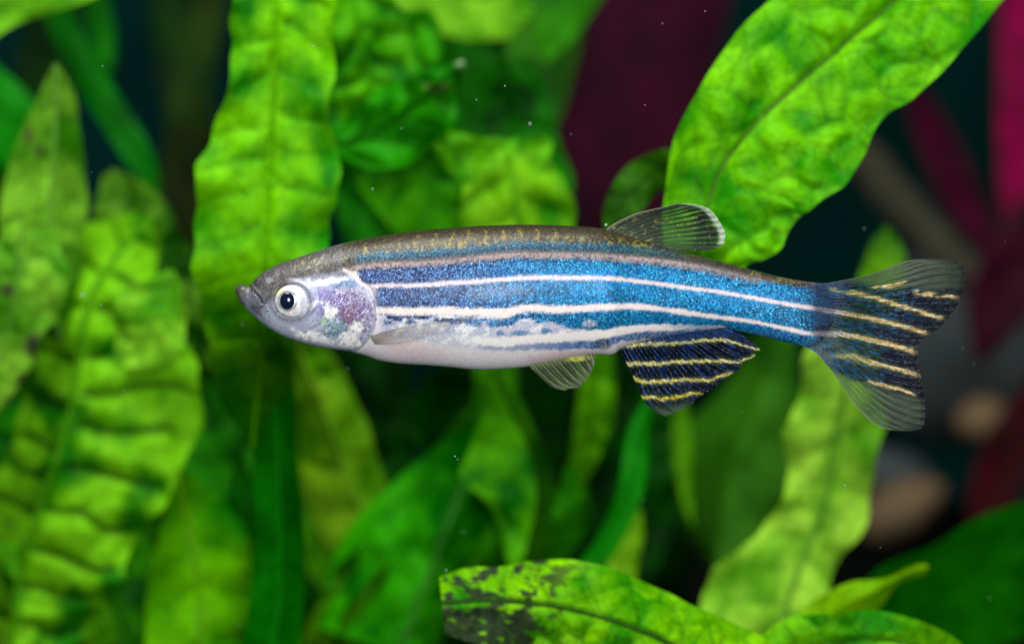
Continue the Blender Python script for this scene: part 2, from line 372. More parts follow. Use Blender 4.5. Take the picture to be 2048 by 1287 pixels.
leaf(p, [(-20, 1090, 4.0, 8, 8), (40, 1120, 4.0, 34, 40), (110, 1165, 4.05, 44, 48), (170, 1220, 4.1, 44, 44), (215, 1300, 4.2, 30, 30)],
     (24, 116, 0), (104, 182, 14), bul=0.06, vs=42, seed=35, rib=(3, 3))
leaf(p, [(255, 1170, 5.5, 6, 6), (245, 1215, 5.5, 26, 26), (232, 1270, 5.5, 24, 24), (220, 1330, 5.5, 8, 8)], (70, 82, 6), (120, 116, 20), bul=0.02, vs=40, seed=37, rib=(2, 2), label='small withered olive brown leaf')

# --- low leaf under the clump
p = plant('fern_plant', 400, 1420, 4.3, 'fern with one medium green pointed leaf rising beside the dark stalk', 'plant', 'ferns in the aquarium')
leaf(p, [(352, 925, 4.0, 4, 4), (362, 985, 4.0, 32, 48), (378, 1050, 4.0, 60, 90), (390, 1120, 4.0, 85, 112), (398, 1200, 4.0, 100, 112), (400, 1300, 4.0, 106, 90)],
     (22, 118, 0), (110, 190, 10), bul=0.06, vs=88, seed=41, rib=(6, 4), ribcol=(104, 176, 12), vein=0.15, mott=0.8, rollB=0.25, rollA=0.15)

# --- pale green blade below the fish's cheek
p = plant('fern_plant', 800, 1420, 5.2, 'fern blade, yellowish green, sloping down from under the fish gills into shadow', 'plant', 'ferns in the aquarium')
leaf(p, [(585, 655, 4.9, 8, 10), (608, 720, 4.9, 36, 52), (640, 800, 4.9, 62, 66), (672, 880, 4.9, 80, 68), (700, 960, 4.95, 92, 66), (735, 1040, 5.0, 95, 64), (775, 1110, 5.1, 85, 52), (820, 1190, 5.3, 40, 30)],
     (76, 140, 4), (160, 210, 60), bul=0.10, vs=96, seed=45, wav=0.08, slope=-0.3, rib=(4, 4), vein=0.3, rollA=0.4)
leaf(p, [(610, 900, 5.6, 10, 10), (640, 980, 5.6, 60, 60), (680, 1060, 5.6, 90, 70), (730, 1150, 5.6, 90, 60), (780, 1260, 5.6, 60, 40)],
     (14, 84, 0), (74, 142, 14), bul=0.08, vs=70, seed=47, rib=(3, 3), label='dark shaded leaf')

# --- centre fern
p = plant('fern_plant', 900, 1450, 4.8, 'fern of two broad deep green leaves meeting under the fish belly', 'plant', 'ferns in the aquarium')
leaf(p, [(1040, 820, 4.7, 5, 5), (975, 890, 4.7, 62, 60), (930, 970, 4.65, 110, 80), (895, 1050, 4.6, 150, 66), (865, 1130, 4.6, 180, 60), (835, 1210, 4.6, 190, 66), (800, 1310, 4.6, 180, 72)],
     (0, 100, 0), (52, 164, 6), bul=0.14, vs=110, mott=1.4, seed=51, rib=(5, 5), ribcol=(60, 128, 40), vein=0.12, slope=0.5, rollA=0.35, rollB=0.2)
leaf(p, [(985, 735, 4.2, 6, 6), (1015, 800, 4.2, 22, 60), (1050, 870, 4.2, 22, 130), (1072, 940, 4.2, 26, 135), (1075, 1010, 4.2, 36, 110), (1060, 1080, 4.25, 50, 60), (1040, 1150, 4.3, 20, 20)][::-1],
     (8, 104, 0), (92, 180, 6), bul=0.05, vs=90, seed=53, rib=(4, 4), ribcol=(30, 70, 4), vein=0.25, slope=0.9, rollA=0.5, wav=0.08)
leaf(p, [(1195, 660, 4.6, 20, 20), (1195, 740, 4.6, 34, 36), (1188, 820, 4.6, 34, 40), (1170, 900, 4.7, 30, 34), (1150, 980, 4.8, 10, 10)],
     (24, 116, 0), (110, 186, 16), bul=0.05, vs=60, seed=55, rib=(3, 3), rollA=0.2, label='narrow upright leaf behind the pelvic fin')
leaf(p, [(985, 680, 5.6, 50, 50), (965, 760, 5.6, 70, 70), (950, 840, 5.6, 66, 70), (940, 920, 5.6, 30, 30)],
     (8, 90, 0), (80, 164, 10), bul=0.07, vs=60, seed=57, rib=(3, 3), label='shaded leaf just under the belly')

p = plant('fern_plant', 620, 1500, 5.4, 'ragged low fern with many overlapping crinkled leaves between the dark stalk and broad leaves', 'plant', 'ferns in the aquarium')
for i, (x0, y0, x1, y1, w, dk, lt) in enumerate([(620, 1320, 760, 1060, 46, (20, 92, 0), (104, 166, 20)), (700, 1330, 830, 1080, 50, (10, 80, 0), (84, 150, 18)), (470, 1320, 480, 900, 58, (0, 70, 0), (28, 124, 6)),
        (240, 1330, 300, 1020, 56, (6, 84, 0), (64, 148, 10)), (960, 1260, 1010, 1000, 52, (4, 84, 0), (58, 146, 8)), (1110, 1200, 1150, 900, 46, (2, 78, 0), (44, 134, 8)), (860, 900, 930, 660, 46, (2, 62, 0), (28, 104, 8)), (90, 1330, 130, 1090, 52, (14, 94, 0), (84, 160, 14))]):
    leaf(p, [(x0, y0, 5.2, w*.5, w*.5), (x0*.7+x1*.3-14, y0*.7+y1*.3, 5.0-.1*(i % 3), w, w*.9), (x0*.35+x1*.65+10, y0*.35+y1*.65, 4.9-.1*(i % 3), w*.9, w), (x1, y1, 5.1, 5, 5)], dk, lt, bul=0.08, vs=48, seed=210+i, rib=(3, 2), vein=0.4, wav=.24, mott=1.6, ruff=.08, rollA=.2, rollB=-.1)
# --- curved strap and lit leaf under the anal fin
p = plant('strap_plant', 1180, 1420, 4.4, 'thin curved dark green strap leaf bending up beneath the anal fin', 'plant')
leaf(p, [(1300, 800, 4.6, 10, 10), (1275, 870, 4.5, 20, 22), (1268, 940, 4.4, 24, 26), (1252, 1010, 4.4, 25, 25), (1218, 1080, 4.4, 25, 24), (1180, 1140, 4.4, 24, 24), (1140, 1230, 4.4, 24, 24)],
     (0, 100, 0), (20, 146, 12), bul=0.01, vs=200, seed=61, rib=(3, 3), vein=0.0, mott=0.6, wav=0.03)
leaf(p, [(1275, 1020, 4.7, 8, 8), (1262, 1070, 4.7, 28, 26), (1250, 1120, 4.7, 34, 28), (1240, 1170, 4.7, 30, 26), (1230, 1230, 4.7, 10, 10)],
     (84, 150, 8), (128, 184, 30), bul=0.03, vs=50, seed=63, rib=(2, 2), label='short yellowish green leaf behind the strap')

# --- dull broad leaf
p = plant('broad_leaf_plant', 1450, 1420, 6.5, 'broad dull dark green leaf hanging blurred between the anal fin and tail', 'plant')
leaf(p, [(1560, 640, 6.3, 60, 30), (1540, 720, 6.3, 50, 60), (1510, 810, 6.3, 72, 90), (1474, 900, 6.3, 110, 110), (1450, 990, 6.3, 98, 115), (1440, 1070, 6.3, 70, 90), (1430, 1130, 6.3, 20, 30)],
     (32, 88, 16), (62, 122, 40), bul=0.04, vs=120, seed=65, rib=(0, 0), vein=0.0, rollA=0.8)
leaf(p, [(1365, 780, 6.0, 6, 6), (1362, 850, 6.0, 16, 20), (1362, 920, 6.0, 16, 22), (1372, 990, 6.0, 10, 12), (1385, 1050, 6.0, 4, 4)],
     (64, 130, 10), (100, 165, 26), bul=0.02, vs=60, seed=66, rib=(0, 0), label='thin bright green folded edge leaf')

# --- pale leaf behind the tail
p = plant('fern_plant', 1560, 1420, 4.6, 'fern with pale wavy edged leaf rising from the tank floor behind the tail fin', 'plant', 'ferns in the aquarium')
leaf(p, [(1720, 590, 3.9, 14, 14), (1705, 660, 3.9, 55, 50), (1692, 740, 3.9, 85, 70), (1684, 820, 3.9, 92, 86), (1672, 900, 3.9, 100, 92), (1655, 970, 3.9, 78, 78), (1640, 1030, 3.9, 80, 104), (1612, 1100, 3.9, 110, 66),
         (1585, 1170, 3.85, 165, 74), (1565, 1240, 3.8, 180, 80), (1550, 1330, 3.8, 170, 80)],
     (92, 160, 34), (172, 218, 104), bul=0.045, vs=62, seed=71, wav=0.12, slope=0.5, rib=(5, 7), ribcol=(112, 172, 50), vein=0.2, ruff=0.07)
leaf(p, [(1772, 452, 5.0, 5, 5), (1772, 490, 5.0, 32, 30), (1768, 540, 5.0, 44, 42), (1755, 600, 5.05, 44, 42), (1735, 670, 5.1, 20, 20)][::-1],
     (90, 160, 14), (126, 190, 34), bul=0.04, vs=42, seed=73, rib=(3, 2), tipcol=((18, 84, 10), 0.62), label='leaf with a dark tip standing above the tail')

# --- algae spotted leaf low in front
p = plant('fern_plant', 1700, 1480, 1.2, 'fern with bright leaf spotted by black algae, spread low beneath the anal fin', 'plant', 'ferns in the aquarium')
leaf(p, [(884, 1205, 1.2, 60, 54), (940, 1200, 1.2, 84, 62), (1000, 1200, 1.2, 100, 66), (1060, 1205, 1.2, 120, 84), (1130, 1216, 1.2, 140, 96), (1210, 1236, 1.2, 150, 96), (1300, 1268, 1.2, 150, 90), (1390, 1310, 1.2, 150, 88),
         (1480, 1360, 1.2, 150, 90), (1580, 1420, 1.3, 120, 80)],
     (48, 140, 0), (140, 206, 8), bul=0.05, vs=84, cell=58, seed=81, wav=0.07, slope=-0.6, rib=(3.5, 4), ribcol=(46, 92, 22), vein=0.45, algae=0.44, midgroove=0.02, rollB=0.25, res=4.5)
leaf(p, [(1490, 1330, 1.6, 10, 10), (1570, 1300, 1.6, 50, 56), (1660, 1285, 1.6, 70, 56), (1750, 1278, 1.6, 80, 56), (1830, 1290, 1.6, 80, 52), (1900, 1325, 1.7, 60, 40), (1950, 1380, 1.8, 10, 10)],
     (36, 132, 0), (118, 194, 12), bul=0.035, vs=70, cell=52, seed=83, wav=0.06, slope=-0.5, rib=(3, 3), ribcol=(60, 120, 20), vein=0.4, midgroove=0.02)
p = plant('fern_plant', 1590, 1420, 2.6, 'young fern with small bright yellow green leaf and thin upturned tip', 'plant', 'ferns in the aquarium')
leaf(p, [(1560, 1300, 2.6, 12, 12), (1610, 1260, 2.6, 44, 34), (1660, 1226, 2.6, 54, 40), (1710, 1198, 2.55, 50, 38), (1752, 1180, 2.55, 30, 24), (1785, 1160, 2.5, 12, 10), (1820, 1143, 2.5, 11, 11), (1845, 1136, 2.5, 11, 11), (1857, 1132, 2.5, 3, 3)],
     (96, 168, 0), (152, 208, 14), bul=0.02, vs=70, seed=85, wav=0.04, rib=(3, 2), vein=0.08, mott=0.7, rollA=0.2)
p = plant('broad_leaf_plant', 1960, 1500, 5.2, 'big smooth dark green rounded leaf below the tan stones', 'plant')
leaf(p, [(1760, 1330, 5.0, 90, 90), (1830, 1240, 5.0, 130, 130), (1920, 1160, 5.0, 160, 90), (2010, 1100, 5.0, 170, 82), (2110, 1060, 5.0, 150, 70)],
     (2, 92, 4), (26, 130, 10), bul=0.05, vs=160, seed=87, rib=(0, 0), vein=0.05, rollA=0.3, rollB=-0.3)

# --- leaves above the fish's back
p = plant('fern_plant', 800, -200, 3.4, 'tangled fern hanging above the fish back, one leaf ending in a whitish tip', 'plant', 'ferns in the aquarium')
leaf(p, [(640, 300, 3.2, 20, 20), (710, 285, 3.2, 60, 60), (780, 250, 3.2, 86, 80), (840, 205, 3.15, 74, 62), (880, 168, 3.1, 44, 40), (908, 142, 3.1, 18, 18), (928, 124, 3.1, 4, 4)],
     (0, 78, 0), (34, 134, 4), bul=0.14, vs=58, seed=91, wav=0.14, rib=(4, 3), vein=0.4, ruff=0.08, tipcol=((190, 220, 170), 0.06), label='dark green leaf with whitish tip', spots=[(872, 176, 26, 9)])
leaf(p, [(700, -40, 3.6, 60, 60), (715, 40, 3.6, 80, 80), (735, 120, 3.6, 90, 86), (745, 200, 3.6, 84, 80), (740, 280, 3.6, 40, 40)],
     (10, 98, 0), (84, 166, 10), bul=0.16, vs=60, seed=93, wav=0.14, rib=(4, 3), vein=0.4)
leaf(p, [(830, 20, 3.9, 30, 30), (830, 90, 3.9, 66, 66), (815, 160, 3.9, 66, 66), (800, 230, 3.9, 30, 30)],
     (4, 88, 0), (54, 146, 8), bul=0.16, vs=56, seed=94, wav=0.14, rib=(3, 3), vein=0.4)
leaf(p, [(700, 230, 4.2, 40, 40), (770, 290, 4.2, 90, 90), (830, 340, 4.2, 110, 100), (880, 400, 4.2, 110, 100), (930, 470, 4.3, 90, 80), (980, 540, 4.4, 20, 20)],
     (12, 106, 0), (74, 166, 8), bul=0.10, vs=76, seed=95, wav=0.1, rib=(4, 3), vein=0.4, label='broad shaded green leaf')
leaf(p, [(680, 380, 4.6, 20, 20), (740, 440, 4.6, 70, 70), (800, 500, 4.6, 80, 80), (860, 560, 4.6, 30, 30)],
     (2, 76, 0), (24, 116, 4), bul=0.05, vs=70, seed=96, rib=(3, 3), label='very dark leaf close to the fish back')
leaf(p, [(850, 265, 3.5, 8, 8), (905, 300, 3.5, 38, 34), (960, 320, 3.5, 52, 44), (1020, 325, 3.5, 50, 46), (1070, 305, 3.5, 34, 34), (1100, 278, 3.5, 8, 8)],
     (24, 112, 0), (98, 176, 22), bul=0.09, vs=56, seed=97, wav=0.12, rib=(3, 3), vein=0.35)
leaf(p, [(1010, 280, 3.5, 8, 8), (1020, 340, 3.5, 86, 84), (1030, 400, 3.5, 108, 108), (1040, 460, 3.55, 116, 116), (1045, 530, 3.6, 90, 90)],
     (40, 128, 4), (132, 196, 40), bul=0.10, vs=72, seed=99, wav=0.08, rib=(5, 5), vein=0.35, slope=0.5, label='bright leaf touching the highest part of the back')
p = plant('fern_plant', 950, -200, 5.2, 'pale blurred fern leaf hanging down above the others at the top', 'plant', 'ferns in the aquarium')
leaf(p, [(760, -60, 5.2, 90, 60), (860, -25, 5.2, 90, 60), (950, 0, 5.2, 86, 60), (1020, 20, 5.2, 66, 50), (1066, 30, 5.2, 14, 14)],
     (66, 138, 12), (130, 190, 58), bul=0.08, vs=80, seed=101, wav=0.1, rib=(0, 0), vein=0.2)
p = plant('broad_leaf_plant', 1060, -200, 7.2, 'smooth dull green leaf hanging blurred beside the burgundy leaf', 'plant')
leaf(p, [(1060, -60, 7.2, 110, 110), (1060, 40, 7.2, 110, 108), (1050, 130, 7.2, 104, 96), (1040, 210, 7.2, 90, 86), (1035, 280, 7.2, 60, 60), (1030, 330, 7.2, 10, 10)],
     (28, 84, 14), (58, 122, 40), bul=0.05, vs=200, seed=103, rib=(0, 0), vein=0.0, wav=0.04)
leaf(p, [(1180, -60, 6.9, 50, 50), (1140, 0, 6.9, 50, 50), (1110, 60, 6.9, 40, 40), (1090, 120, 6.9, 10, 10)], (24, 96, 2), (56, 140, 10), bul=0.03, vs=100, seed=104, rib=(0, 0), vein=0.0)

# --- corner blade and straps
p = plant('strap_plant', 20, -200, 4.2, 'light green blade slanting across the upper corner over dark strap leaves', 'plant')
leaf(p, [(-80, 60, 4.0, 60, 60), (0, 15, 4.0, 46, 60), (80, -10, 4.0, 40, 50), (170, -32, 4.0, 32, 40), (280, -60, 4.0, 10, 10)], (60, 132, 6), (116, 182, 44), bul=0.03, vs=90, seed=107, rib=(3, 3), vein=0.1)
p = plant('strap_plant', 60, -150, 6.2, 'narrow dark green strap leaves dropping diagonally in the shade beside the pale leaf tip', 'plant')
leaf(p, [(95, -20, 6.2, 26, 26), (140, 80, 6.2, 30, 30), (190, 170, 6.2, 30, 30), (240, 250, 6.2, 30, 30), (285, 325, 6.2, 26, 26), (315, 400, 6.2, 8, 8)], (0, 78, 0), (14, 122, 14), bul=0.01, vs=200, seed=109, rib=(3, 3), vein=0, wav=0.03)
leaf(p, [(190, -40, 6.6, 18, 18), (200, 40, 6.6, 26, 26), (212, 110, 6.6, 20, 20), (215, 160, 6.6, 5, 5)], (4, 84, 0), (24, 120, 10), bul=0.01, vs=200, seed=110, rib=(0, 0), vein=0, wav=0.03)
leaf(p, [(-60, 160, 6.0, 50, 50), (0, 220, 6.0, 70, 60), (40, 300, 6.0, 60, 60), (60, 400, 6.0, 20, 20)], (0, 82, 0), (14, 130, 8), bul=0.04, vs=90, seed=111, rib=(0, 0), vein=0.1)
p = plant('fern_plant', 300, 700, 4.8, 'mottled dark fern leaf in the gap between the clump and the tall leaf', 'plant', 'ferns in the aquarium')
leaf(p, [(215, 345, 4.6, 12, 12), (250, 400, 4.6, 66, 60), (280, 460, 4.6, 90, 70), (320, 530, 4.6, 90, 70), (380, 600, 4.6, 80, 60), (430, 690, 4.6, 70, 60), (470, 780, 4.7, 20, 20)],
     (20, 76, 6), (92, 140, 50), bul=0.09, vs=50, cell=60, seed=113, wav=0.14, rib=(3, 3), vein=0.4, mott=1.6)
p = plant('fern_plant', 200, 1600, 6.6, 'wide deep green fern filling the shade behind the leafy clump', 'plant', 'ferns in the aquarium')
for i, (x0, y0, x1, y1, w) in enumerate([(-40, 1300, 30, 420, 110), (180, 1320, 300, 560, 110), (420, 1330, 440, 560, 90), (60, 500, -20, 120, 90)]):
    leaf(p, [(x0, y0, 6.4, w*.5, w*.5), (x0*.7+x1*.3, y0*.7+y1*.3, 6.3, w, w), (x0*.35+x1*.65, y0*.35+y1*.65, 6.3, w*.95, w*.95), (x1, y1, 6.4, 6, 6)], (0, 66, 0), (40, 138, 6), bul=0.07, vs=80, seed=170+i, rib=(4, 3), vein=0.3, wav=.12, mott=1.4)
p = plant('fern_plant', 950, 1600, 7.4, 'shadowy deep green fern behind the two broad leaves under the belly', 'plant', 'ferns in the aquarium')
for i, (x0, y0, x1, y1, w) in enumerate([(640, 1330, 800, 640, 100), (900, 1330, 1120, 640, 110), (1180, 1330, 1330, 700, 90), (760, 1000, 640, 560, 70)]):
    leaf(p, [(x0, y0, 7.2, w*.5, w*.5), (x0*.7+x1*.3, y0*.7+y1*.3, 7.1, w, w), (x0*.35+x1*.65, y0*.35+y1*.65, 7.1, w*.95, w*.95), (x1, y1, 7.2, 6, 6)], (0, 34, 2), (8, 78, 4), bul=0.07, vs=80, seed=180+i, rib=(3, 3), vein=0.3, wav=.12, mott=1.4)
p = plant('fern_plant', 800, -300, 5.9, 'deep green fern leaves behind the tangled fern over the fish back', 'plant', 'ferns in the aquarium')
for i, (x0, y0, x1, y1, w) in enumerate([(700, -80, 760, 520, 110), (900, -60, 900, 520, 110), (1010, 120, 1080, 560, 80)]):
    leaf(p, [(x0, y0, 5.7, w*.5, w*.5), (x0*.7+x1*.3, y0*.7+y1*.3, 5.6, w, w), (x0*.35+x1*.65, y0*.35+y1*.65, 5.6, w*.95, w*.95), (x1, y1, 5.7, 6, 6)], (0, 52, 0), (22, 110, 2), bul=0.09, vs=70, seed=190+i, rib=(4, 3), vein=0.3, wav=.14, mott=1.5)
# dark ferns far behind, the shade put into their leaf colours
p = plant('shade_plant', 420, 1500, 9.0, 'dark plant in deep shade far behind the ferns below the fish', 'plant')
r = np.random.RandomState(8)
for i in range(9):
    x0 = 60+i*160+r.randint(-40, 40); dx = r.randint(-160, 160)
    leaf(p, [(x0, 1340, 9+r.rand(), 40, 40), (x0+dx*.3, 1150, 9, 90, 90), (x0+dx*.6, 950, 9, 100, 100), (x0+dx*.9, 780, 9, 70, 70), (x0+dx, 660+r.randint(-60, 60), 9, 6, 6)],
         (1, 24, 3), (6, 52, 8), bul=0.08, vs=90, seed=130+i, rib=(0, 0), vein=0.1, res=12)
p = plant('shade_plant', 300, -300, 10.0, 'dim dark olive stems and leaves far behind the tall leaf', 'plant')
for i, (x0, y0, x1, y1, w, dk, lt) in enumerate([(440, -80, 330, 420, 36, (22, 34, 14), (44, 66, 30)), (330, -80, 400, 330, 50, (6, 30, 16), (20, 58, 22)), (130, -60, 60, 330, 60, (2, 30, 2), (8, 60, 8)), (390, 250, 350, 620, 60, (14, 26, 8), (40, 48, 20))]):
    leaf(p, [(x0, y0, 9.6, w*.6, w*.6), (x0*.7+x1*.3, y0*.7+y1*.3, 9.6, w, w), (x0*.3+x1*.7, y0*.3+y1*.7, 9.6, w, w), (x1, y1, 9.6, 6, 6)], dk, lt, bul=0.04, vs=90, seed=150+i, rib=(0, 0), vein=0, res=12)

# --- red plants
p = plant('red_plant', 1300, -300, 10.4, 'blurred dark burgundy leaf above the fish back, beside the quilted leaf', 'plant', 'red water plants')
leaf(p, [(1310, -120, 13.0, 220, 170), (1290, 0, 13.0, 230, 170), (1280, 120, 13.0, 240, 150), (1275, 240, 13.0, 230, 120), (1270, 350, 13.0, 190, 100), (1260, 470, 13.0, 110, 80), (1250, 600, 13.0, 20, 20)],
     (40, 0, 22), (66, 0, 36), bul=0.015, vs=300, seed=161, rib=(0, 0), vein=0.1, res=10, wav=0.04)
p = plant('red_plant', 2060, -300, 8.5, 'glowing crimson plant stem along the picture edge beside the quilted leaf', 'plant', 'red water plants')
leaf(p, [(2080, -120, 11.5, 70, 70), (2060, 60, 11.5, 62, 66), (2052, 240, 11.5, 56, 60), (2060, 420, 11.5, 52, 60), (2080, 560, 11.5, 40, 40), (2090, 640, 11.5, 10, 10)],
     (116, 0, 54), (164, 0, 78), bul=0.02, vs=120, seed=163, rib=(0, 0), vein=0.1, res=10)
p = plant('red_plant', 1990, 700, 9.5, 'thin dark crimson strap leaf slanting above the tail fin', 'plant', 'red water plants')
leaf(p, [(1800, 120, 12.5, 8, 8), (1845, 220, 12.5, 30, 30), (1890, 320, 12.5, 36, 36), (1935, 410, 12.5, 34, 34), (1975, 500, 12.5, 10, 10)],
     (52, 0, 28), (84, 0, 44), bul=0.01, vs=120, seed=165, rib=(0, 0), vein=0, res=10)
p = plant('red_plant', 2060, 1200, 8.0, 'dark wine red leaf beside the tan stones', 'plant', 'red water plants')
leaf(p, [(2080, 760, 11.0, 20, 20), (2035, 860, 11.0, 46, 50), (1995, 960, 11.0, 48, 50), (1975, 1050, 11.0, 36, 36), (1960, 1120, 11.0, 8, 8)],
     (48, 4, 12), (70, 8, 20), bul=0.04, vs=120, seed=167, rib=(0, 0), vein=0.1, res=10)
p = plant('red_plant', 2080, 900, 9.9, 'dim maroon leaf showing behind the upper lobe of the tail', 'plant', 'red water plants')
leaf(p, [(2090, 420, 9.9, 50, 50), (2040, 520, 9.9, 70, 70), (1990, 620, 9.9, 60, 60), (1960, 720, 9.9, 10, 10)],
     (36, 2, 18), (60, 4, 30), bul=0.04, vs=120, seed=168, rib=(0, 0), vein=0.1, res=10)
# grey-brown twig
Pm = catmull([(1690, 300, 11.0), (1760, 370, 11.0), (1830, 450, 11.0), (1900, 520, 11.0), (1990, 600, 11.1)], 30)
V, F = tube(W(Pm[:, 0], Pm[:, 1], Pm[:, 2])+0.03*np.stack([vnoise(np.arange(30)*.4, np.zeros(30), 4)]*3, -1), np.linspace(48, 40, 30)*K*1.36, 12)
tag(mesh_obj('driftwood', V, F, plain('grey_brown_wood', (58, 56, 42), 0.8, 3, 0.5, 0.5)), 'blurred grey brown driftwood branch slanting above the tail fin', 'driftwood')

# --- stones
def stone(name, X, Y, d, rx, ry, rz, mat, seed, label, rot=0.0, group=None):
    n, m = 24, 32
    th = np.linspace(0.02, math.pi-0.02, n)[:, None]; ph = np.linspace(0, 2*math.pi, m, endpoint=False)[None, :]
    dx, dy, dz = np.sin(th)*np.cos(ph), np.sin(th)*np.sin(ph), np.cos(th)*np.ones_like(ph)
    rr = 1+0.28*(fbm(dx*1.6+seed*3+9, dz*1.6+dy*1.3+9, seed, 3)-0.5)
    c, s = math.cos(rot), math.sin(rot)
    x, z = rx*dx*rr, rz*dz*rr
    V = np.stack([x*c-z*s, ry*dy*rr, x*s+z*c], -1).reshape(-1, 3)
    F = grid_faces(n, m, True)
    o = mesh_obj(name, V, F, mat); o.location = W(np.float64(X), np.float64(Y), d).tolist()
    return tag(o, label, 'stone', group)
ST = 'stones on the gravel'
stone('stone', 1905, 690, 13.5, 0.95, 0.7, 0.75, M_GREYSTONE, 3, 'large blurred grey stone behind the tail fin', 0.2, ST)
stone('stone', 1962, 838, 11.5, 0.20, 0.2, 0.16, M_TAN, 5, 'small round tan stone below the grey stone', 0.1, ST)
stone('stone', 1800, 1018, 11.0, 0.36, 0.3, 0.20, M_TAN, 7, 'long flat tan stone beside the pale wavy leaf', 0.55, ST)
stone('stone', 1745, 950, 12.4, 0.45, 0.3, 0.22, M_GREYSTONE, 9, 'small grey stone behind the long tan stone', 0.0, ST)

# ------------------------------------------------------------------ the fish
TOP = [(470, 577), (475, 571), (484, 569), (493, 570), (499, 572), (504, 567), (509, 559), (520, 549), (540, 537), (560, 527), (600, 513), (640, 500), (680, 488), (720, 479), (760, 472), (800, 466), (850, 460), (900, 456),
       (950, 452), (1000, 450), (1050, 449), (1100, 450), (1150, 452), (1200, 456), (1240, 467), (1300, 485), (1350, 500), (1400, 512), (1450, 525), (1500, 538), (1550, 551), (1600, 561), (1640, 566), (1656, 569), (1668, 590)]
BOT = [(470, 580), (475, 594), (482, 606), (500, 625), (530, 651), (560, 669), (590, 681), (620, 690), (660, 697), (700, 703), (730, 711), (760, 721), (800, 727), (850, 730), (900, 734), (950, 739), (1000, 738), (1050, 734), (1100, 725),
       (1150, 715), (1190, 709), (1225, 709), (1243, 697), (1280, 684), (1350, 670), (1437, 659), (1480, 663), (1520, 671), (1560, 681), (1600, 690), (1616, 693), (1632, 690), (1650, 672), (1668, 640)]
WR = [(470, .9), (500, .85), (560, .66), (620, .62), (700, .6), (900, .57), (1100, .53), (1300, .5), (1450, .45), (1550, .36), (1600, .28), (1640, .15), (1668, .05)]
def f_top(x): return curve(TOP, x)
def f_bot(x): return curve(BOT, x)
W0 = [(688, 540), (715, 536), (757, 532), (810, 530), (889, 525), (958, 518), (1032, 512), (1111, 512), (1190, 514), (1270, 520), (1349, 529), (1420, 541), (1500, 560)]
W1 = [(709, 552), (731, 571), (783, 571), (836, 571), (889, 567), (958, 563), (1006, 559), (1058, 556), (1138, 556), (1217, 557), (1296, 565), (1360, 574), (1431, 583), (1503, 595), (1574, 608), (1624, 616), (1680, 625)]
W2 = [(752, 621), (810, 623), (889, 622), (953, 624), (1006, 627), (1027, 622), (1058, 616), (1111, 619), (1164, 617), (1217, 614), (1270, 613), (1323, 618), (1375, 626), (1431, 633), (1503, 643), (1539, 650), (1582, 659), (1610, 665), (1646, 668), (1682, 669)]
W3 = [(930, 678), (953, 681), (1006, 684), (1058, 678), (1111, 675), (1164, 671), (1204, 668), (1243, 660), (1296, 655), (1349, 654), (1440, 655)]

def body_half(x):
    h = (f_bot(x)-f_top(x))/2; return h, np.interp(x, *np.array(WR).T)*h*K
def body_surface_y(X, Y):
    h, w = body_half(np.asarray(X, float)); c = (f_top(X)+f_bot(X))/2
    return -w*np.sqrt(np.clip(1-((Y-c)/h)**2, 0, 1))

def seg_dist(X, Y, pts):
    d = np.full(X.shape, 1e9); p = np.asarray(pts, float)
    for a, b in zip(p[:-1], p[1:]):
        v = b-a; t = np.clip(((X-a[0])*v[0]+(Y-a[1])*v[1])/(v@v), 0, 1)
        d = np.minimum(d, np.hypot(X-a[0]-t*v[0], Y-a[1]-t*v[1]))
    return d
def blob(X, Y, cx, cy, rx, ry, rot=0.0, soft=0.35, ns=0.35, seed=2):
    c, s = math.cos(rot), math.sin(rot); dx, dy = X-cx, Y-cy
    r = np.hypot((dx*c+dy*s)/rx, (-dx*s+dy*c)/ry)+ns*(fbm(X/9, Y/9, seed, 3)-0.5)*2
    return 1-sst(1-soft, 1+soft, r)

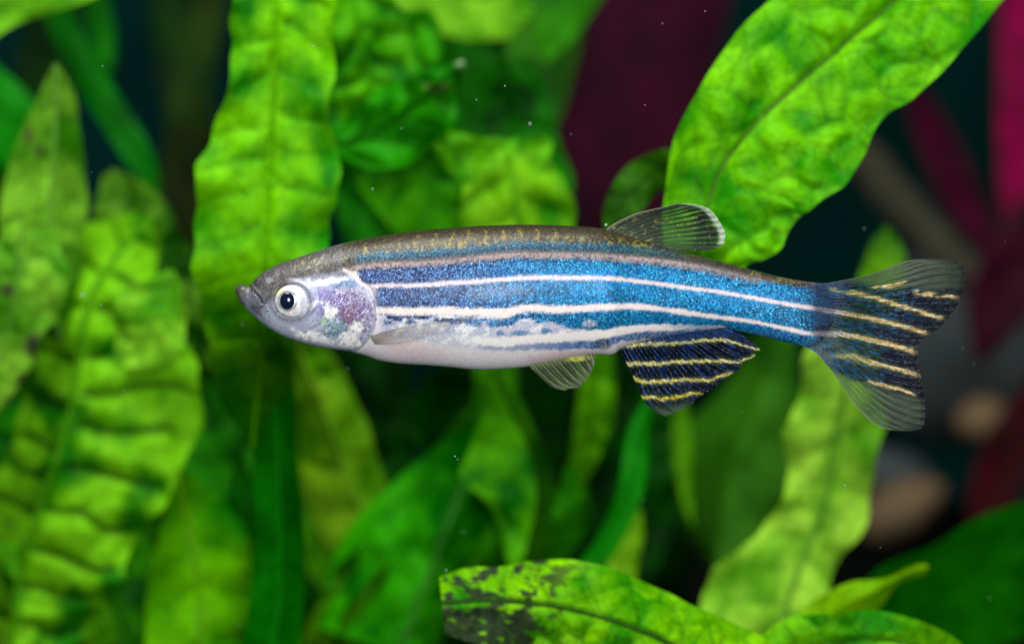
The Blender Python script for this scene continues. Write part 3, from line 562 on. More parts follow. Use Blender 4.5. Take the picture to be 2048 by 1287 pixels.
def scale_rim(X, Y, top, bot):
    f = (Y-(top+bot)/2)/(bot-top)*np.minimum(bot-top, 290); q = f/11.0; i = np.floor(q); out = np.zeros(X.shape)
    for k in (0, 1):
        r_ = i+k; xo = (X/21.0+0.5*(r_ % 2)); dx = (xo-np.floor(xo)-.5)*21; dy = (q-r_)*11.0
        d = np.hypot(dx+4, dy)
        out = np.maximum(out, np.exp(-((d-11.5)/1.3)**2)*(dx > 0))
    return out
OPY = [(480, 690), (540, 702), (556, 714), (575, 736), (600, 748), (625, 753), (650, 751), (670, 743), (690, 728), (706, 706), (740, 690)]
def skin(X, Y):
    """pigment and painted glints of the flank at photo pixels X, Y -> colour rgba (a = how strongly the cells glitter), speck colour"""
    n = X.shape
    rg = 5*(fbm(X/11, Y/11, 40, 3)-0.5)*2                    # ragged edges
    rg2 = 3*(fbm(X/6, Y/6, 44, 2)-0.5)*2
    top, bot = f_top(X), f_bot(X)
    w0, w1, w2, w3 = curve(W0, X), curve(W1, X), curve(W2, X), curve(W3, X)
    col = np.zeros(n+(3,))+lin((232, 226, 232)); g = np.zeros(n)+0.08
    spk = np.zeros(n+(3,))+lin((235, 235, 240))
    # belly
    col = mixc(col, (226, 192, 196), blob(X, Y, 835, 695, 60, 26)*0.5)
    col = mixc(col, (206, 202, 220), sst(0, 30, 30-(bot-Y))*0.4)
    col = mixc(col, (240, 236, 238), blob(X, Y, 905, 670, 90, 26, soft=.6)*0.8)
    col = mixc(col, (222, 178, 184), blob(X, Y, 1120, 712, 70, 10, -0.1)*0.5)
    # silvery lilac lower flank with white glints painted in
    fl = sst(2, 10, Y-w2)*(1-sst(-6, 8, Y-np.interp(X, [740, 900, 960, 1060, 1200], [668, 690, 694, 700, 690])))*sst(745, 775, X)*(1-sst(1190, 1230, X))
    col = mixc(col, (182, 186, 216), fl*(.35+.6*fbm(X/22, Y/12, 33, 3))); g = np.maximum(g, fl*.35); spk = spk*(1-fl[..., None])+lin((170, 215, 235))*fl[..., None]
    wf = fl*sst(.52, .64, fbm(X/15, Y/9, 35, 3)); col = mixc(col, (252, 252, 255), wf*.8)
    # blue flank
    fx = sst(800, 1190, X)
    blue = lin((58, 84, 140))*(1-fx[..., None])+lin((2, 128, 200))*fx[..., None]
    upb = (1-sst(-12, 22, Y-w0-4))*(1-sst(1380, 1500, X)*.5)
    blue = mixc(blue, (24, 42, 92), upb*.65); blue = mixc(blue, (30, 66, 120), sst(1480, 1620, X)*.5)
    blue = mixc(blue, (92, 122, 176), sst(.5, .75, fbm(X/18, Y/9, 53, 2))*(1-fx)*.6)
    blue = 0.76*blue*(0.40+1.15*fbm(X/24, Y/13, 50, 4))[..., None]
    low = w2+np.interp(X, [760, 1000, 1217, 1300, 1437, 1500, 1700], [25, 27, 46, 36, 32, 60, 90])
    mb = sst(-2, 2, Y-(w0+rg2*.6))*sst(-3, 3, low-Y+rg*0.6)
    b3 = sst(-3, 3, Y-(w2))
    patch = np.where(X < 1120, sst(0.44, 0.58, fbm(X/19+4, Y/8, 52, 4)+0.0003*(X-960)+0.10*sst(740, 790, X)*(1-sst(880, 930, X))+0.22*sst(1000, 1040, X)*sst(-4, 4, w2+21-Y+rg)-0.12*sst(1000, 1040, X)*sst(-4, 4, Y-w2-21+rg)), 1.0)
    mb = mb*(1-b3*(1-patch))*sst(735, 765, X+rg)
    up = sst(-2, 2, Y-w0)*sst(-2, 2, w1-Y)*sst(712, 722, X+rg)
    mb = np.maximum(mb, up)
    mb = mb*np.where(X > 1437, 1, sst(-2, 2, w3-Y+6+40*(1-sst(930, 960, X))))
    col = mixc_arr(col, blue, mb)
    g = g*(1-mb)+mb*0.9
    cy = np.zeros(n+(3,))+lin((60, 195, 240)); cy = mixc(cy, (120, 160, 215), 1-fx)
    spk = spk*(1-mb[..., None])+cy*mb[..., None]
    # white window in the lower blue band
    col = mixc(col, (225, 225, 240), blob(X, Y, 1177, 647, 13, 7)*0.9); col = mixc(col, (215, 205, 225), blob(X, Y, 1110, 653, 22, 5)*0.8)
    # spots below
    for (bx, by, rx, ry) in [(1000, 666, 8, 5), (1040, 666, 16, 5), (1092, 662, 12, 6), (950, 643, 18, 8), (985, 645, 12, 8)]:
        m = blob(X, Y, bx, by, rx, ry); col = mixc(col, (60, 120, 185), m*.85); g = np.maximum(g, m*.8); spk = spk*(1-m[..., None])+lin((110, 190, 225))*m[..., None]
    # lowest faint blue band
    b4 = curve([(930, 686), (960, 692), (1058, 692), (1138, 691), (1190, 688), (1215, 682), (1250, 674), (1330, 668), (1440, 668)], X)
    m4 = (1-sst(5, 10, np.abs(Y-b4)+rg))*sst(930, 990, X)*(0.45+0.5*sst(1020, 1190, X))
    col = mixc_arr(col, lin((50, 105, 175))*np.ones(n+(3,)), m4); g = np.maximum(g, m4*.8)
    md = blob(X, Y, 1205, 684, 16, 12, ns=.6); col = mixc(col, (38, 50, 84), md*.8)
    # dark violet cells in the front part of the blue
    dk = sst(0.52, 0.66, fbm(X/5, Y/5, 60, 2))*mb*(1-sst(900, 1250, X)*0.75)
    col = mixc(col, (24, 30, 78), dk*.75)
    dk2 = sst(0.55, 0.65, fbm(X/14, Y/9, 61, 2))*np.exp(-((Y-w0-10)/9)**2)*sst(730, 760, X)
    col = mixc(col, (28, 34, 84), dk2*.7)
    # overlapping scale rows: thin darker rims
    sc = scale_rim(X, Y, top, bot)
    col = col*(1-(0.5*sc*np.maximum(mb, .14)*sst(745, 790, X)*(1-sst(1590, 1650, X)))[..., None])
    # pale stripes
    h1 = np.interp(X, [709, 760, 900, 1100, 1300, 1500, 1660], [3, 3.8, 4.2, 4.4, 4.0, 3.6, 5])+1.2*(fbm(X/16, Y*0, 41, 2)-.5)
    s1 = (1-sst(-2.2, 2.2, np.abs(Y-w1+rg2*.45)-h1))*sst(706, 716, X)
    col = mixc(col, (222, 206, 208), s1*(.80+.3*fbm(X/9, Y/9, 43, 2))); g = g*(1-s1)+0.06*s1
    h2 = np.interp(X, [752, 800, 960, 1006, 1030, 1100, 1200, 1400, 1600, 1680], [6.5, 7.5, 8, 10.5, 8, 7, 7, 4.6, 4.2, 5])+2*(fbm(X/18, Y*0, 42, 2)-.5)
    s2 = (1-sst(-2.2, 2.2, np.abs(Y-w2+rg2*.6)-h2))*sst(748, 758, X)
    col = mixc(col, (244, 230, 228), s2*(.84+.26*fbm(X/9, Y/9, 45, 2))); g = g*(1-s2)+0.06*s2
    h3 = np.interp(X, [930, 960, 1006, 1060, 1200, 1300, 1440], [5, 8, 9, 9, 9, 6, 4])
    s3 = (1-sst(-2, 2, np.abs(Y-w3+rg2)-h3))*sst(930, 970, X+2*rg)*(1-0.55*sst(1300, 1400, X))*(X < 1450)
    col = mixc(col, (252, 244, 242), s3); g = g*(1-s3)+0.1*s3
    for (bx, by, rx, ry) in [(925, 675, 14, 10), (955, 680, 16, 9), (1000, 685, 22, 8)]:  # highlights painted as white blobs on the lowest stripe
        m = blob(X, Y, bx, by, rx, ry, ns=.6); col = mixc(col, (250, 250, 252), m*.8)
    for wc, hh in ((w1, h1), (w2, h2)):
        dt = sst(.70, .77, vnoise(X/2.3, Y/2.3, 58))*np.exp(-((np.abs(Y-wc)-hh-.5)/2.2)**2)*sst(740, 770, X); col = mixc(col, (30, 44, 84), dt*.75)
    # dark back
    edge0 = w0-6+rg2
    mback = sst(-3, 3, edge0-Y)
    mback = np.where(X > 1440, sst(-4, 4, np.interp(X, [1440, 1520, 1600, 1668], [540, 560, 574, 577])-Y+rg2), mback)
    mback = mback*sst(664, 690, X)
    bn = 0.6+0.8*fbm(X/5, Y/5, 70, 3)
    back = lin((46, 40, 30))*bn[..., None]
    col = mixc_arr(col, back, mback); g = g*(1-mback)+mback*0.6
    spk = spk*(1-mback[..., None])+lin((98, 90, 54))*mback[..., None]
    # teal band inside the dark back
    b0 = w0-19; m0 = (1-sst(3, 15, np.abs(Y-b0)+rg*1.2))*sst(690, 720, X)*(1-sst(1280, 1400, X)*0.9)
    col = mixc(col, (12, 62, 92), m0*0.8); g = np.maximum(g, m0*.6)
    teal = mixc(np.zeros(n+(3,))+lin((44, 140, 165)), (96, 150, 90), sst(1150, 1280, X))
    spk = spk*(1-m0[..., None])+teal*m0[..., None]
    # upper pinkish stripe
    s00 = (1-sst(0, 4, np.abs(Y-w0+rg2*.7+2)-7))*sst(684, 700, X)*(X < 1520); col = mixc(col, (84, 76, 80), s00*.9)
    s0 = (1-sst(-2, 2, np.abs(Y-w0+rg2*.7)-np.interp(X, [690, 730, 950, 1200, 1400], [3, 4.5, 4.5, 6, 7])))*sst(686, 700, X)*(1-sst(1330, 1440, X)*.75)
    col = mixc(col, (172, 148, 144), s0*sst(.25, .65, fbm(X/4, Y/4, 74, 2))*0.9*np.interp(X, [700, 760, 900, 1400], [1.0, .95, .85, .7])); g = g*(1-s0)+0.3*s0
    # gold cells on the back
    mg = sst(0.60, 0.72, fbm(X/4.5, Y/4.5, 76, 2))*(mback+(X < 705)*sst(-4, 4, 540-Y))*np.exp(-((Y-(w0-32))/9)**2)
    for cx in range(700, 1120, 34):
        mg = np.maximum(mg, np.exp(-((X-cx+(Y-470)*.15+3*np.sin(Y/4.0))/4.0)**2)*sst(0.42, 0.6, fbm(X/4, Y/4, 78, 2))*sst(6, 12, Y-top)*sst(-6, 2, w0-34-Y))
    mg = np.maximum(mg, sst(0.62, 0.72, fbm(X/4, Y/4, 79, 2))*sst(1460, 1500, X)*np.exp(-((Y-top-8)/6)**2))
    col = mixc(col, (150, 136, 40), mg*.6); g = g*(1-mg*.5)+mg*.4
    # -------- head
    op = np.interp(Y, *np.array(OPY).T)
    hd = sst(-3, 3, op-X)*sst(-4, 4, Y-(w0+2)+60*(X < 688))
    hd = np.where(X < 660, 1.0, hd)
    cheek = np.zeros(n+(3,))+lin((184, 188, 212))
    col = mixc_arr(col, cheek, hd); g = g*(1-hd)+hd*0.22; spk = spk*(1-hd[..., None])+lin((225, 230, 240))*hd[..., None]
    chin = hd*sst(0, 26, 26-(bot-Y)); col = mixc(col, (186, 192, 214), chin*.6)
    bl = hd*blob(X, Y, 660, 604, 34, 30, soft=.5); col = mixc(col, (128, 118, 190), bl*.8)
    pl = hd*blob(X, Y, 700, 607, 42, 34, 0.3, soft=.4); col = mixc(col, (122, 108, 154), pl*.7); g = np.maximum(g, pl*.65)
    p2 = hd*blob(X, Y, 700, 634, 17, 30, 0.4); col = mixc(col, (126, 82, 120), p2*.85)
    p3 = hd*blob(X, Y, 728, 632, 20, 36); col = mixc(col, (134, 110, 160), p3*.7); g = np.maximum(g, p3*.7)
    spk = spk*(1-(pl*.6)[..., None])+lin((205, 180, 225))*(pl*.6)[..., None]
    tl = hd*blob(X, Y, 672, 655, 24, 18); col = mixc(col, (120, 170, 185), tl*.8); g = np.maximum(g, tl*.7)
    tq = hd*blob(X, Y, 690, 568, 34, 8); col = mixc(col, (86, 130, 170), tq*.8)
    for (bx, by, rx, ry, ro) in [(646, 563, 22, 6, -.1), (676, 561, 14, 5, 0), (664, 622, 12, 14, .3), (628, 612, 4, 9, .5), (640, 680, 42, 10, .25), (665, 690, 30, 6, .1), (702, 676, 26, 13, -.5), (718, 655, 14, 12, -.6), (646, 605, 3, 6, .3), (690, 690, 28, 7, -.1)]:  # silvery gill plates, their shine painted as white patches
        m = hd*blob(X, Y, bx, by, rx*1.1, ry*1.1, ro, soft=.35, ns=1.1, seed=7); col = mixc(col, (255, 255, 255), m); g = g*(1-m)
    gs = hd*sst(0.66, 0.74, fbm(X/4.2, Y/4.2, 84, 2))*blob(X, Y, 690, 630, 62, 62); col = mixc(col, (240, 236, 250), gs*.7)
    ge = hd*blob(X, Y, 650, 640, 4, 13, .3); col = mixc(col, (190, 225, 170), ge*.8)
    ds = hd*sst(0.66, 0.73, fbm(X/3.6+7, Y/3.6, 86, 2))*blob(X, Y, 700, 640, 66, 66, soft=.5); col = mixc(col, (62, 48, 96), ds*.7)
    # dark crown and snout
    crn = np.interp(X, [470, 505, 540, 575, 600, 640, 690, 730, 760], [640, 640, 606, 574, 560, 553, 548, 530, 500])
    mc = sst(-12, 12, crn-Y+rg*1.6)*(1-sst(694, 726, X+rg))
    cn = 0.55+0.9*fbm(X/4, Y/4, 88, 3)
    col = mixc_arr(col, (lin((48, 44, 44))*cn[..., None]), mc*.92); g = g*(1-mc)+mc*.4
    spk = spk*(1-mc[..., None])+lin((170, 160, 110))*mc[..., None]
    gy = sst(0.58, 0.7, fbm(X/4, Y/4, 90, 2))*blob(X, Y, 625, 527, 34, 14, -.25, soft=.5); col = mixc(col, (150, 142, 62), gy*.8)
    jw = (1-sst(505, 565, X+(Y-600)*.2)); col = mixc(col, (112, 118, 136), jw*sst(570, 600, Y)*.75)
    js = sst(0.56, 0.66, fbm(X/4, Y/4, 92, 2))*blob(X, Y, 515, 610, 36, 34, .7, soft=.5); col = mixc(col, (52, 56, 70), js*.65)
    col = mixc(col, (158, 172, 190), hd*(1-sst(4, 15, bot-Y))*sst(484, 500, X)*.8)
    tipm = blob(X, Y, 478, 578, 13, 15, soft=.5, ns=.1); col = mixc(col, (46, 50, 60), tipm*.75)
    sn = blob(X, Y, 506, 566, 14, 9, soft=.5, ns=.2); col = mixc(col, (34, 36, 48), sn*.8)
    col = mixc(col, (132, 140, 150), blob(X, Y, 540, 561, 7, 6)*.8)
    ml = np.exp(-(seg_dist(X, Y, [(500, 570), (507, 581), (519, 593), (527, 606)])/1.7)**2); col = mixc(col, (30, 30, 40), ml*.75)
    ml = np.exp(-((seg_dist(X, Y, [(504, 566), (514, 578), (524, 588)]))/1.6)**2); col = mixc(col, (150, 148, 160), ml*.5)
    er = np.hypot((X-586)/38, (Y-602)/36); rim = np.exp(-((er-1.02)/.1)**2); col = mixc(col, (70, 66, 84), rim*.65)
    # pale lilac gill edge, tank glass reflection painted as a pale line
    ol = np.exp(-((X-op-1)/2.2)**2)*sst(556, 580, Y)*(1-sst(690, 706, Y)); col = mixc(col, (150, 132, 168), ol*.25)
    pm = np.exp(-(seg_dist(X, Y, [(634, 548), (636, 528), (650, 510)])/3.0)**2); col = mixc(col, (128, 128, 132), pm*.6)
    br = np.exp(-(seg_dist(X, Y, [(690, 540), (709, 549), (722, 566), (735, 573)])/3.6)**2); col = mixc(col, (226, 206, 206), br*.9)
    # melanophore freckles
    fr = sst(0.84, 0.88, vnoise(X/2.6, Y/2.6, 97))*0.45*(1-sst(700, 760, X)*.75); col = mixc(col, (50, 46, 66), fr*(Y > crn)*(X < 1000))
    # tail root haze
    tr = 0.7*sst(1590, 1655, X+rg*2+12*(fbm(X/7, Y/7, 98, 2)-.5)); keep = np.maximum(s1, s2)
    col = mixc(col, (24, 46, 84), tr*.6*(1-keep)); g = g*(1-tr*.4)
    hz = sst(.4, .7, fbm(X/14, Y/14, 101, 2))*np.exp(-((X-1648)/22)**2); col = mixc(col, (140, 140, 170), hz*.5)
    mdk = sst(0.5, 0.62, fbm(X/9, Y/7, 99, 2))*sst(1590, 1640, X)*.6; col = mixc(col, (40, 46, 80), mdk*(1-s1)*(1-s2))
    return np.concatenate([col, np.clip(g, 0, 1)[..., None]], -1), np.concatenate([spk, np.ones(n+(1,))], -1)
def mixc_arr(a, b, m):
    m = np.clip(m, 0, 1)[..., None]; return a*(1-m)+b*m

fish = empty('zebra_danio', W(np.float64(1000), np.float64(739), 0.0), 'small silver fish with blue and cream stripes swimming among green leaves', 'fish')
FO = np.array(fish.location)
xs = np.concatenate([np.linspace(470, 480, 10, endpoint=False), np.arange(480, 1669, 1.9)])
NR = 220
th = np.linspace(0, 2*math.pi, NR, endpoint=False)
h, w = body_half(xs); cz = (f_top(xs)+f_bot(xs))/2
h = np.maximum(h, 0.8)
X = np.repeat(xs[:, None], NR, 1); sn_ = np.sin(th)[None, :]; cs_ = np.cos(th)[None, :]
Y = cz[:, None]-h[:, None]*sn_
yy = -w[:, None]*np.sign(cs_)*np.abs(cs_)**0.92
near = np.sign(cs_)
dsp = 0*X
d1 = seg_dist(X, Y, [(500, 570), (507, 581), (519, 593), (527, 606)]); dsp -= 0.009*np.exp(-(d1/2.2)**2)
op = np.interp(Y, *np.array(OPY).T)
gate = sst(552, 575, Y)*(1-sst(695, 712, Y))
dsp += gate*0.007*(1-sst(-1, 4, X-op))*sst(-70, -8, X-op)
dsp -= gate*0.010*np.exp(-((X-op-4)/4)**2)
dsp += 0.010*np.exp(-((np.hypot((X-586)/38, (Y-602)/36)-1.05)/.14)**2)
dsp -= 0.006*np.exp(-(seg_dist(X, Y, [(634, 575), (642, 610), (640, 650), (610, 668)])/3)**2)
yy = yy+np.where(cs_ > 0, -1, 1)*dsp*np.abs(cs_)**0.5
s_ = K
V = np.stack([(X-1024)*s_, yy, (643.5-Y)*s_], -1).reshape(-1, 3)
col, spk = skin(X, Y)
F = grid_faces(len(xs), NR, True)
body = mesh_obj('body', V, F, M_SKIN, fish, {'col': col.reshape(-1, 4), 'spk': spk.reshape(-1, 4)}, FO)

# eyes
def dome(name, cx, cy, y0, rx, ry, rz, mat, parent, colf=None, flip=1):
    n, m = 40, 64
    t = np.linspace(0.0, math.pi*0.62, n)[:, None]; a = np.linspace(0, 2*math.pi, m, endpoint=False)[None, :]
    st = np.sin(np.maximum(t, 0.004))
    px = cx+rx*st*np.cos(a); py = cy+rz*st*np.sin(a); y = y0-ry*np.cos(t)*np.ones_like(a)
    V = np.stack([(px-1024)*K, y*flip, (643.5-py)*K], -1).reshape(-1, 3)
    at = None
    if colf is not None:
        c = colf(px, py, st*np.ones_like(a)); at = {'col': np.concatenate([c, np.ones(c.shape[:2]+(1,))], -1).reshape(-1, 4)}
    return mesh_obj(name, V, grid_faces(n, m, True), mat, parent, at, FO)
def iris_col(px, py, r):
    a = np.arctan2(py-602, px-585)
    c = np.zeros(px.shape+(3,))+lin((246, 240, 240))
    c = mixc(c, (178, 190, 204), sst(.42, .58, fbm(px/4, py/4, 201, 4))*.5)
    c = mixc(c, (226, 220, 130), np.exp(-((np.abs(a+2.5))/.45)**2)*sst(.5, .85, r)*.8)
    c = mixc(c, (170, 176, 196), np.exp(-((a-0.1)/.5)**2)*sst(.35, .6, r)*(1-sst(.75, .95, r))*.6)
    c = mixc(c, (120, 136, 150), np.exp(-((np.abs(a)-2.9)/.3)**2)*sst(.6, .9, r)*.6)
    rp = np.hypot((px-578)/17.5, (py-601.5)/19); c = mixc(c, (60, 66, 84), np.exp(-((rp-1.0)/.13)**2)*.8)
    c = mixc(c, (92, 84, 100), sst(.93, 1.0, r)*.8)
    return c
ys = float(body_surface_y(np.array([586.0]), np.array([602.0]))[0])
for fl in (1, -1):
    e = dome('eye', 586, 602, ys+0.004, 35, 0.030, 32.5, M_EYE, fish, iris_col, fl)
    dome('pupil', 578, 601.5, ys-0.018, 15.5, 0.016, 17.5, M_PUPIL, e, None, fl)

# ------------------------------------------------------------------ fins
def coons(base, margin, r0, r1, nu, nv):
    c0, c1 = catmull(base, nv), catmull(margin, nv); d0, d1 = catmull(r0, nu), catmull(r1, nu)
    u = np.linspace(0, 1, nu)[:, None, None]; v = np.linspace(0, 1, nv)[None, :, None]
    P = (1-u)*c0[None]+u*c1[None]+(1-v)*d0[:, None]+v*d1[:, None]
    P -= (1-u)*(1-v)*c0[0]+(1-u)*v*c0[-1]+u*(1-v)*c1[0]+u*v*c1[-1]
    return P
def fin(name, base, margin, r0, r1, colf, nrays, nu=90, nv=150, yf=None, ridge=0.004, rr=(1.9, 0.8), branch=True, rayf=None, label=None, seed=0):
    P = coons(base, margin, r0, r1, nu, nv); X, Y = P[..., 0], P[..., 1]
    U = np.linspace(0, 1, nu)[:, None]*np.ones((1, nv)); Vv = np.linspace(0, 1, nv)[None, :]*np.ones((nu, 1))
    yb = yf(X, Y, U, Vv)
    y = yb-ridge*np.cos(2*math.pi*Vv*nrays)
    c, g = colf(X, Y, U, Vv)
    V = np.stack([(X-1024)*K, y, (643.5-Y)*K], -1).reshape(-1, 3)
    o = mesh_obj(name, V, grid_faces(nu, nv), M_FIN, fish, {'col': c.reshape(-1, 4), 'glit': g.ravel()}, FO)
    if label: o['label'] = label
    def at(A, u, v):
        fu = u*(nu-1); fv = v*(nv-1); i = np.minimum(fu.astype(int), nu-2); j = np.minimum(fv.astype(int), nv-2); a = fu-i; b = fv-j
        return (A[i, j]*(1-b)+A[i, j+1]*b)*(1-a)+(A[i+1, j]*(1-b)+A[i+1, j+1]*b)*a
    for k in range(nrays):
        v0 = (k+0.5)/nrays; VV = []; FF = []; XY = []; nvx = 0
        n = 40
        paths = [(np.linspace(0, 0.995, n), np.full(n, v0), rr[0], rr[1])]
        if branch:
            ub = np.linspace(0.5, 0.995, 24); q = (ub-0.5)/0.5
            for s in (-1, 1): paths.append((ub, np.clip(v0+s*q**0.8*0.27/nrays, 0.002, 0.998), rr[1]*1.2, rr[1]*0.8))
        for (u, v, ra, rb) in paths:
            px, py, pyy = at(X, u, v), at(Y, u, v), at(y, u, v)-0.003
            T3 = np.stack([(px-1024)*K, pyy, (643.5-py)*K], -1)
            a, f = tube(T3, np.linspace(ra, rb, len(u))*K, 5)
            VV.append(a); FF.append(f+nvx); nvx += len(a); XY.append(np.stack([np.repeat(px, 5), np.repeat(py, 5), np.repeat(u, 5), np.repeat(v, 5)], -1))
        XY = np.vstack(XY)
        cc, gg = (rayf or colf)(*XY.T)
        mesh_obj('fin_ray', np.vstack(VV), np.vstack(FF), M_RAY, o, {'col': cc, 'glit': gg}, FO)
    return o
def pack(col, a, g): return np.concatenate([col, np.clip(a, 0, 1)[..., None]], -1), np.clip(g, 0, 1)

def band(X, Y, pts, hw, rag=1.5, sc=5.0, seed=0, soft=1.5, ends=10):
    p = np.asarray(pts, float); yc = np.interp(X, p[:, 0], p[:, 1])
    n = rag*2*(fbm(X/sc, Y/sc, 210+seed, 2)-.5)
    hw = np.interp(X, np.linspace(p[0, 0], p[-1, 0], len(hw)), hw) if isinstance(hw, (list, tuple)) else hw
    return (1-sst(-soft, soft, np.abs(Y-yc+n)-hw))*sst(p[0, 0]-ends, p[0, 0]+ends, X)*(1-sst(p[-1, 0]-ends*.6, p[-1, 0]+ends*.6, X))

# tail
CY = [[(1640, 619), (1671, 624), (1717, 632), (1771, 643), (1825, 657), (1862, 669)], [(1630, 667), (1682, 668), (1717, 674), (1771, 686), (1842, 706)], [(1671, 712), (1703, 711), (1739, 724), (1789, 736), (1845, 752)],
      [(1735, 762), (1771, 772), (1800, 777), (1830, 790)], [(1655, 577), (1699, 584), (1739, 592), (1771, 602), (1800, 611), (1853, 627), (1900, 640)], [(1832, 583), (1878, 590), (1925, 596)], [(1745, 574), (1790, 571), (1815, 563)]]
CH = [[5.5, 4.6, 4.2, 4.2, 3.8], [5.5, 5, 4.6, 4.2], [5, 5.5, 4.2, 4.2, 3.8], [2, 4, 4, 2.6], [4, 5, 4.2, 4.2, 3.4], [5, 4, 2], [2, 4, 2]]
def tail_common(X, Y):
    up = np.interp(X, [1650, 1700, 1760, 1820, 1940], [560, 566, 573, 575, 580]); lo = np.interp(X, [1612, 1660, 1700, 1760, 1860], [700, 738, 757, 778, 806])
    rg = 5*(fbm(X/12, Y/5, 230, 3)-.5)*2
    inner = sst(-10, 8, Y-up+rg)*sst(-10, 8, lo-Y+rg)
    br = sst(.45, .62, fbm(X/26, Y/9, 231, 2)); outer_dark = br*.4
    return inner, outer_dark
def tail_col(X, Y, U, V):
    inner, od = tail_common(X, Y)
    clear = np.zeros(X.shape+(3,))+lin((74, 92, 78)); clear = mixc(clear, (110, 124, 96), sst(.5, .7, fbm(X/20, Y/8, 233, 2))*.6)
    upl = 1-sst(600, 660, Y); clear = mixc(clear, (34, 46, 44), upl*.6)
    a = 0.36+0.2*od+0.1*sst(.9, 1, U)+.22*upl; g = np.full(X.shape, 0.15)
    navy = np.zeros(X.shape+(3,))+lin((16, 24, 44)); navy = mixc(navy, (20, 52, 96), sst(.45, .65, fbm(X/16, Y/4, 235, 2))*(1-sst(.35, .9, U)))
    col = mixc_arr(clear, navy, inner); a = a*(1-inner)+inner*(0.93-0.1*sst(.8, 1, U)); g = g*(1-inner)+inner*0.6
    glow = np.zeros(X.shape)
    for i, (p, hw) in enumerate(zip(CY, CH)):
        halo = band(X, Y, p, [v+5 for v in hw], 3, 7, i, 5); col = mixc(col, (92, 108, 74), halo*.55*(1-.5*inner)); a = a*(1-halo*.3)+halo*.3*.75
        m = band(X, Y, p, hw, 2.2, 5, i, 1.8); m = m*(0.85 if i < 4 else sst(.3, .5, fbm(X/14, Y/5, 240+i, 2)))
        wpal = 1-sst(1660, 1720, X)
        cc = np.zeros(X.shape+(3,))+lin((234, 210, 160)); cc = mixc(cc, (204, 172, 100), sst(.5, .65, fbm(X/8, Y/5, 243, 2))*.7); cc = mixc(cc, (170, 172, 110), 0.8*(1-sst(1680, 1790, X))*(i in (2, 4))); cc = mixc(cc, (216, 204, 208), wpal*(i < 2))
        col = mixc_arr(col, cc, m); a = a*(1-m)+m*.96; g = g*(1-m)+m*.55
    root = 1-sst(1655, 1700, X+(Y-630)*.25+14*(fbm(X/9, Y/6, 237, 2)-.5)); col = mixc(col, (92, 104, 140), root*.4)
    dm = sst(.955, .985, U); col = mixc(col, (14, 18, 22), dm*.8); a = np.maximum(a, dm*.75)
    le = np.maximum(1-sst(.004, .02, V), sst(.98, .996, V))*(1-dm); col = mixc(col, (150, 166, 140), le*.6); a = np.maximum(a, le*.7)
    on = sst(0.002, 0.012, -body_surface_y(X, Y)); ra = sst(1612, 1668, X+16*(vnoise(V*34, X*0, 239)-.5)); a = a*(1-on*(1-ra))
    gl = sst(.3, .6, fbm(X/30, Y/20, 236, 2))*blob(X, Y, 1665, 705, 60, 22, .5, soft=.6, ns=.3); col = mixc(col, (150, 166, 150), gl*.4)
    return pack(col, a, g)
def tail_ray(X, Y, U, V):
    c, g = tail_col(X, Y, U, V); inner, od = tail_common(X, Y)
    col = c[..., :3]; alt = sst(.5, .6, vnoise(X/9, V*60, 238))
    col = mixc(col, (150, 165, 140), (1-inner)*.5); col = mixc(col, (40, 140, 200), inner*alt*.55*(1-sst(.55, .95, U))*(col[..., 0] < .3))
    col = mixc(col, (24, 30, 34), (1-inner)*sst(.86, .97, U)*.7)
    on = sst(0.002, 0.012, -body_surface_y(X, Y)); ra = sst(1612, 1668, X)
    return pack(col, np.maximum(c[..., 3], .62*(1-on*(1-ra))), g)
tail_margin = [(1868, 517), (1905, 520), (1926, 528), (1934, 540), (1934, 560), (1927, 588), (1917, 612), (1900, 635), (1880, 655), (1857, 671), (1841, 682), (1836, 700), (1838, 730), (1843, 765), (1849, 800), (1851, 832), (1846, 853), (1830, 861), (1806, 862)]
def tail_y(X, Y, U, V):
    return np.minimum(body_surface_y(X, Y)-0.012, -0.012)*(1-sst(1672, 1740, X))+(0.06*np.sin(V*5+1)*U**1.5+0.05*U)*sst(1672, 1760, X)
fin('tail_fin', [(1604, 563), (1598, 590), (1594, 630), (1594, 665), (1600, 689)], tail_margin,
    [(1604, 563), (1640, 567), (1680, 561), (1730, 551), (1775, 536), (1815, 521), (1868, 517)], [(1600, 689), (1632, 706), (1660, 738), (1690, 780), (1715, 815), (1745, 844), (1775, 858), (1806, 862)],
    tail_col, 30, nu=200, nv=240, yf=tail_y, ridge=0.004, rr=(1.5, 0.7), rayf=tail_ray, seed=1)

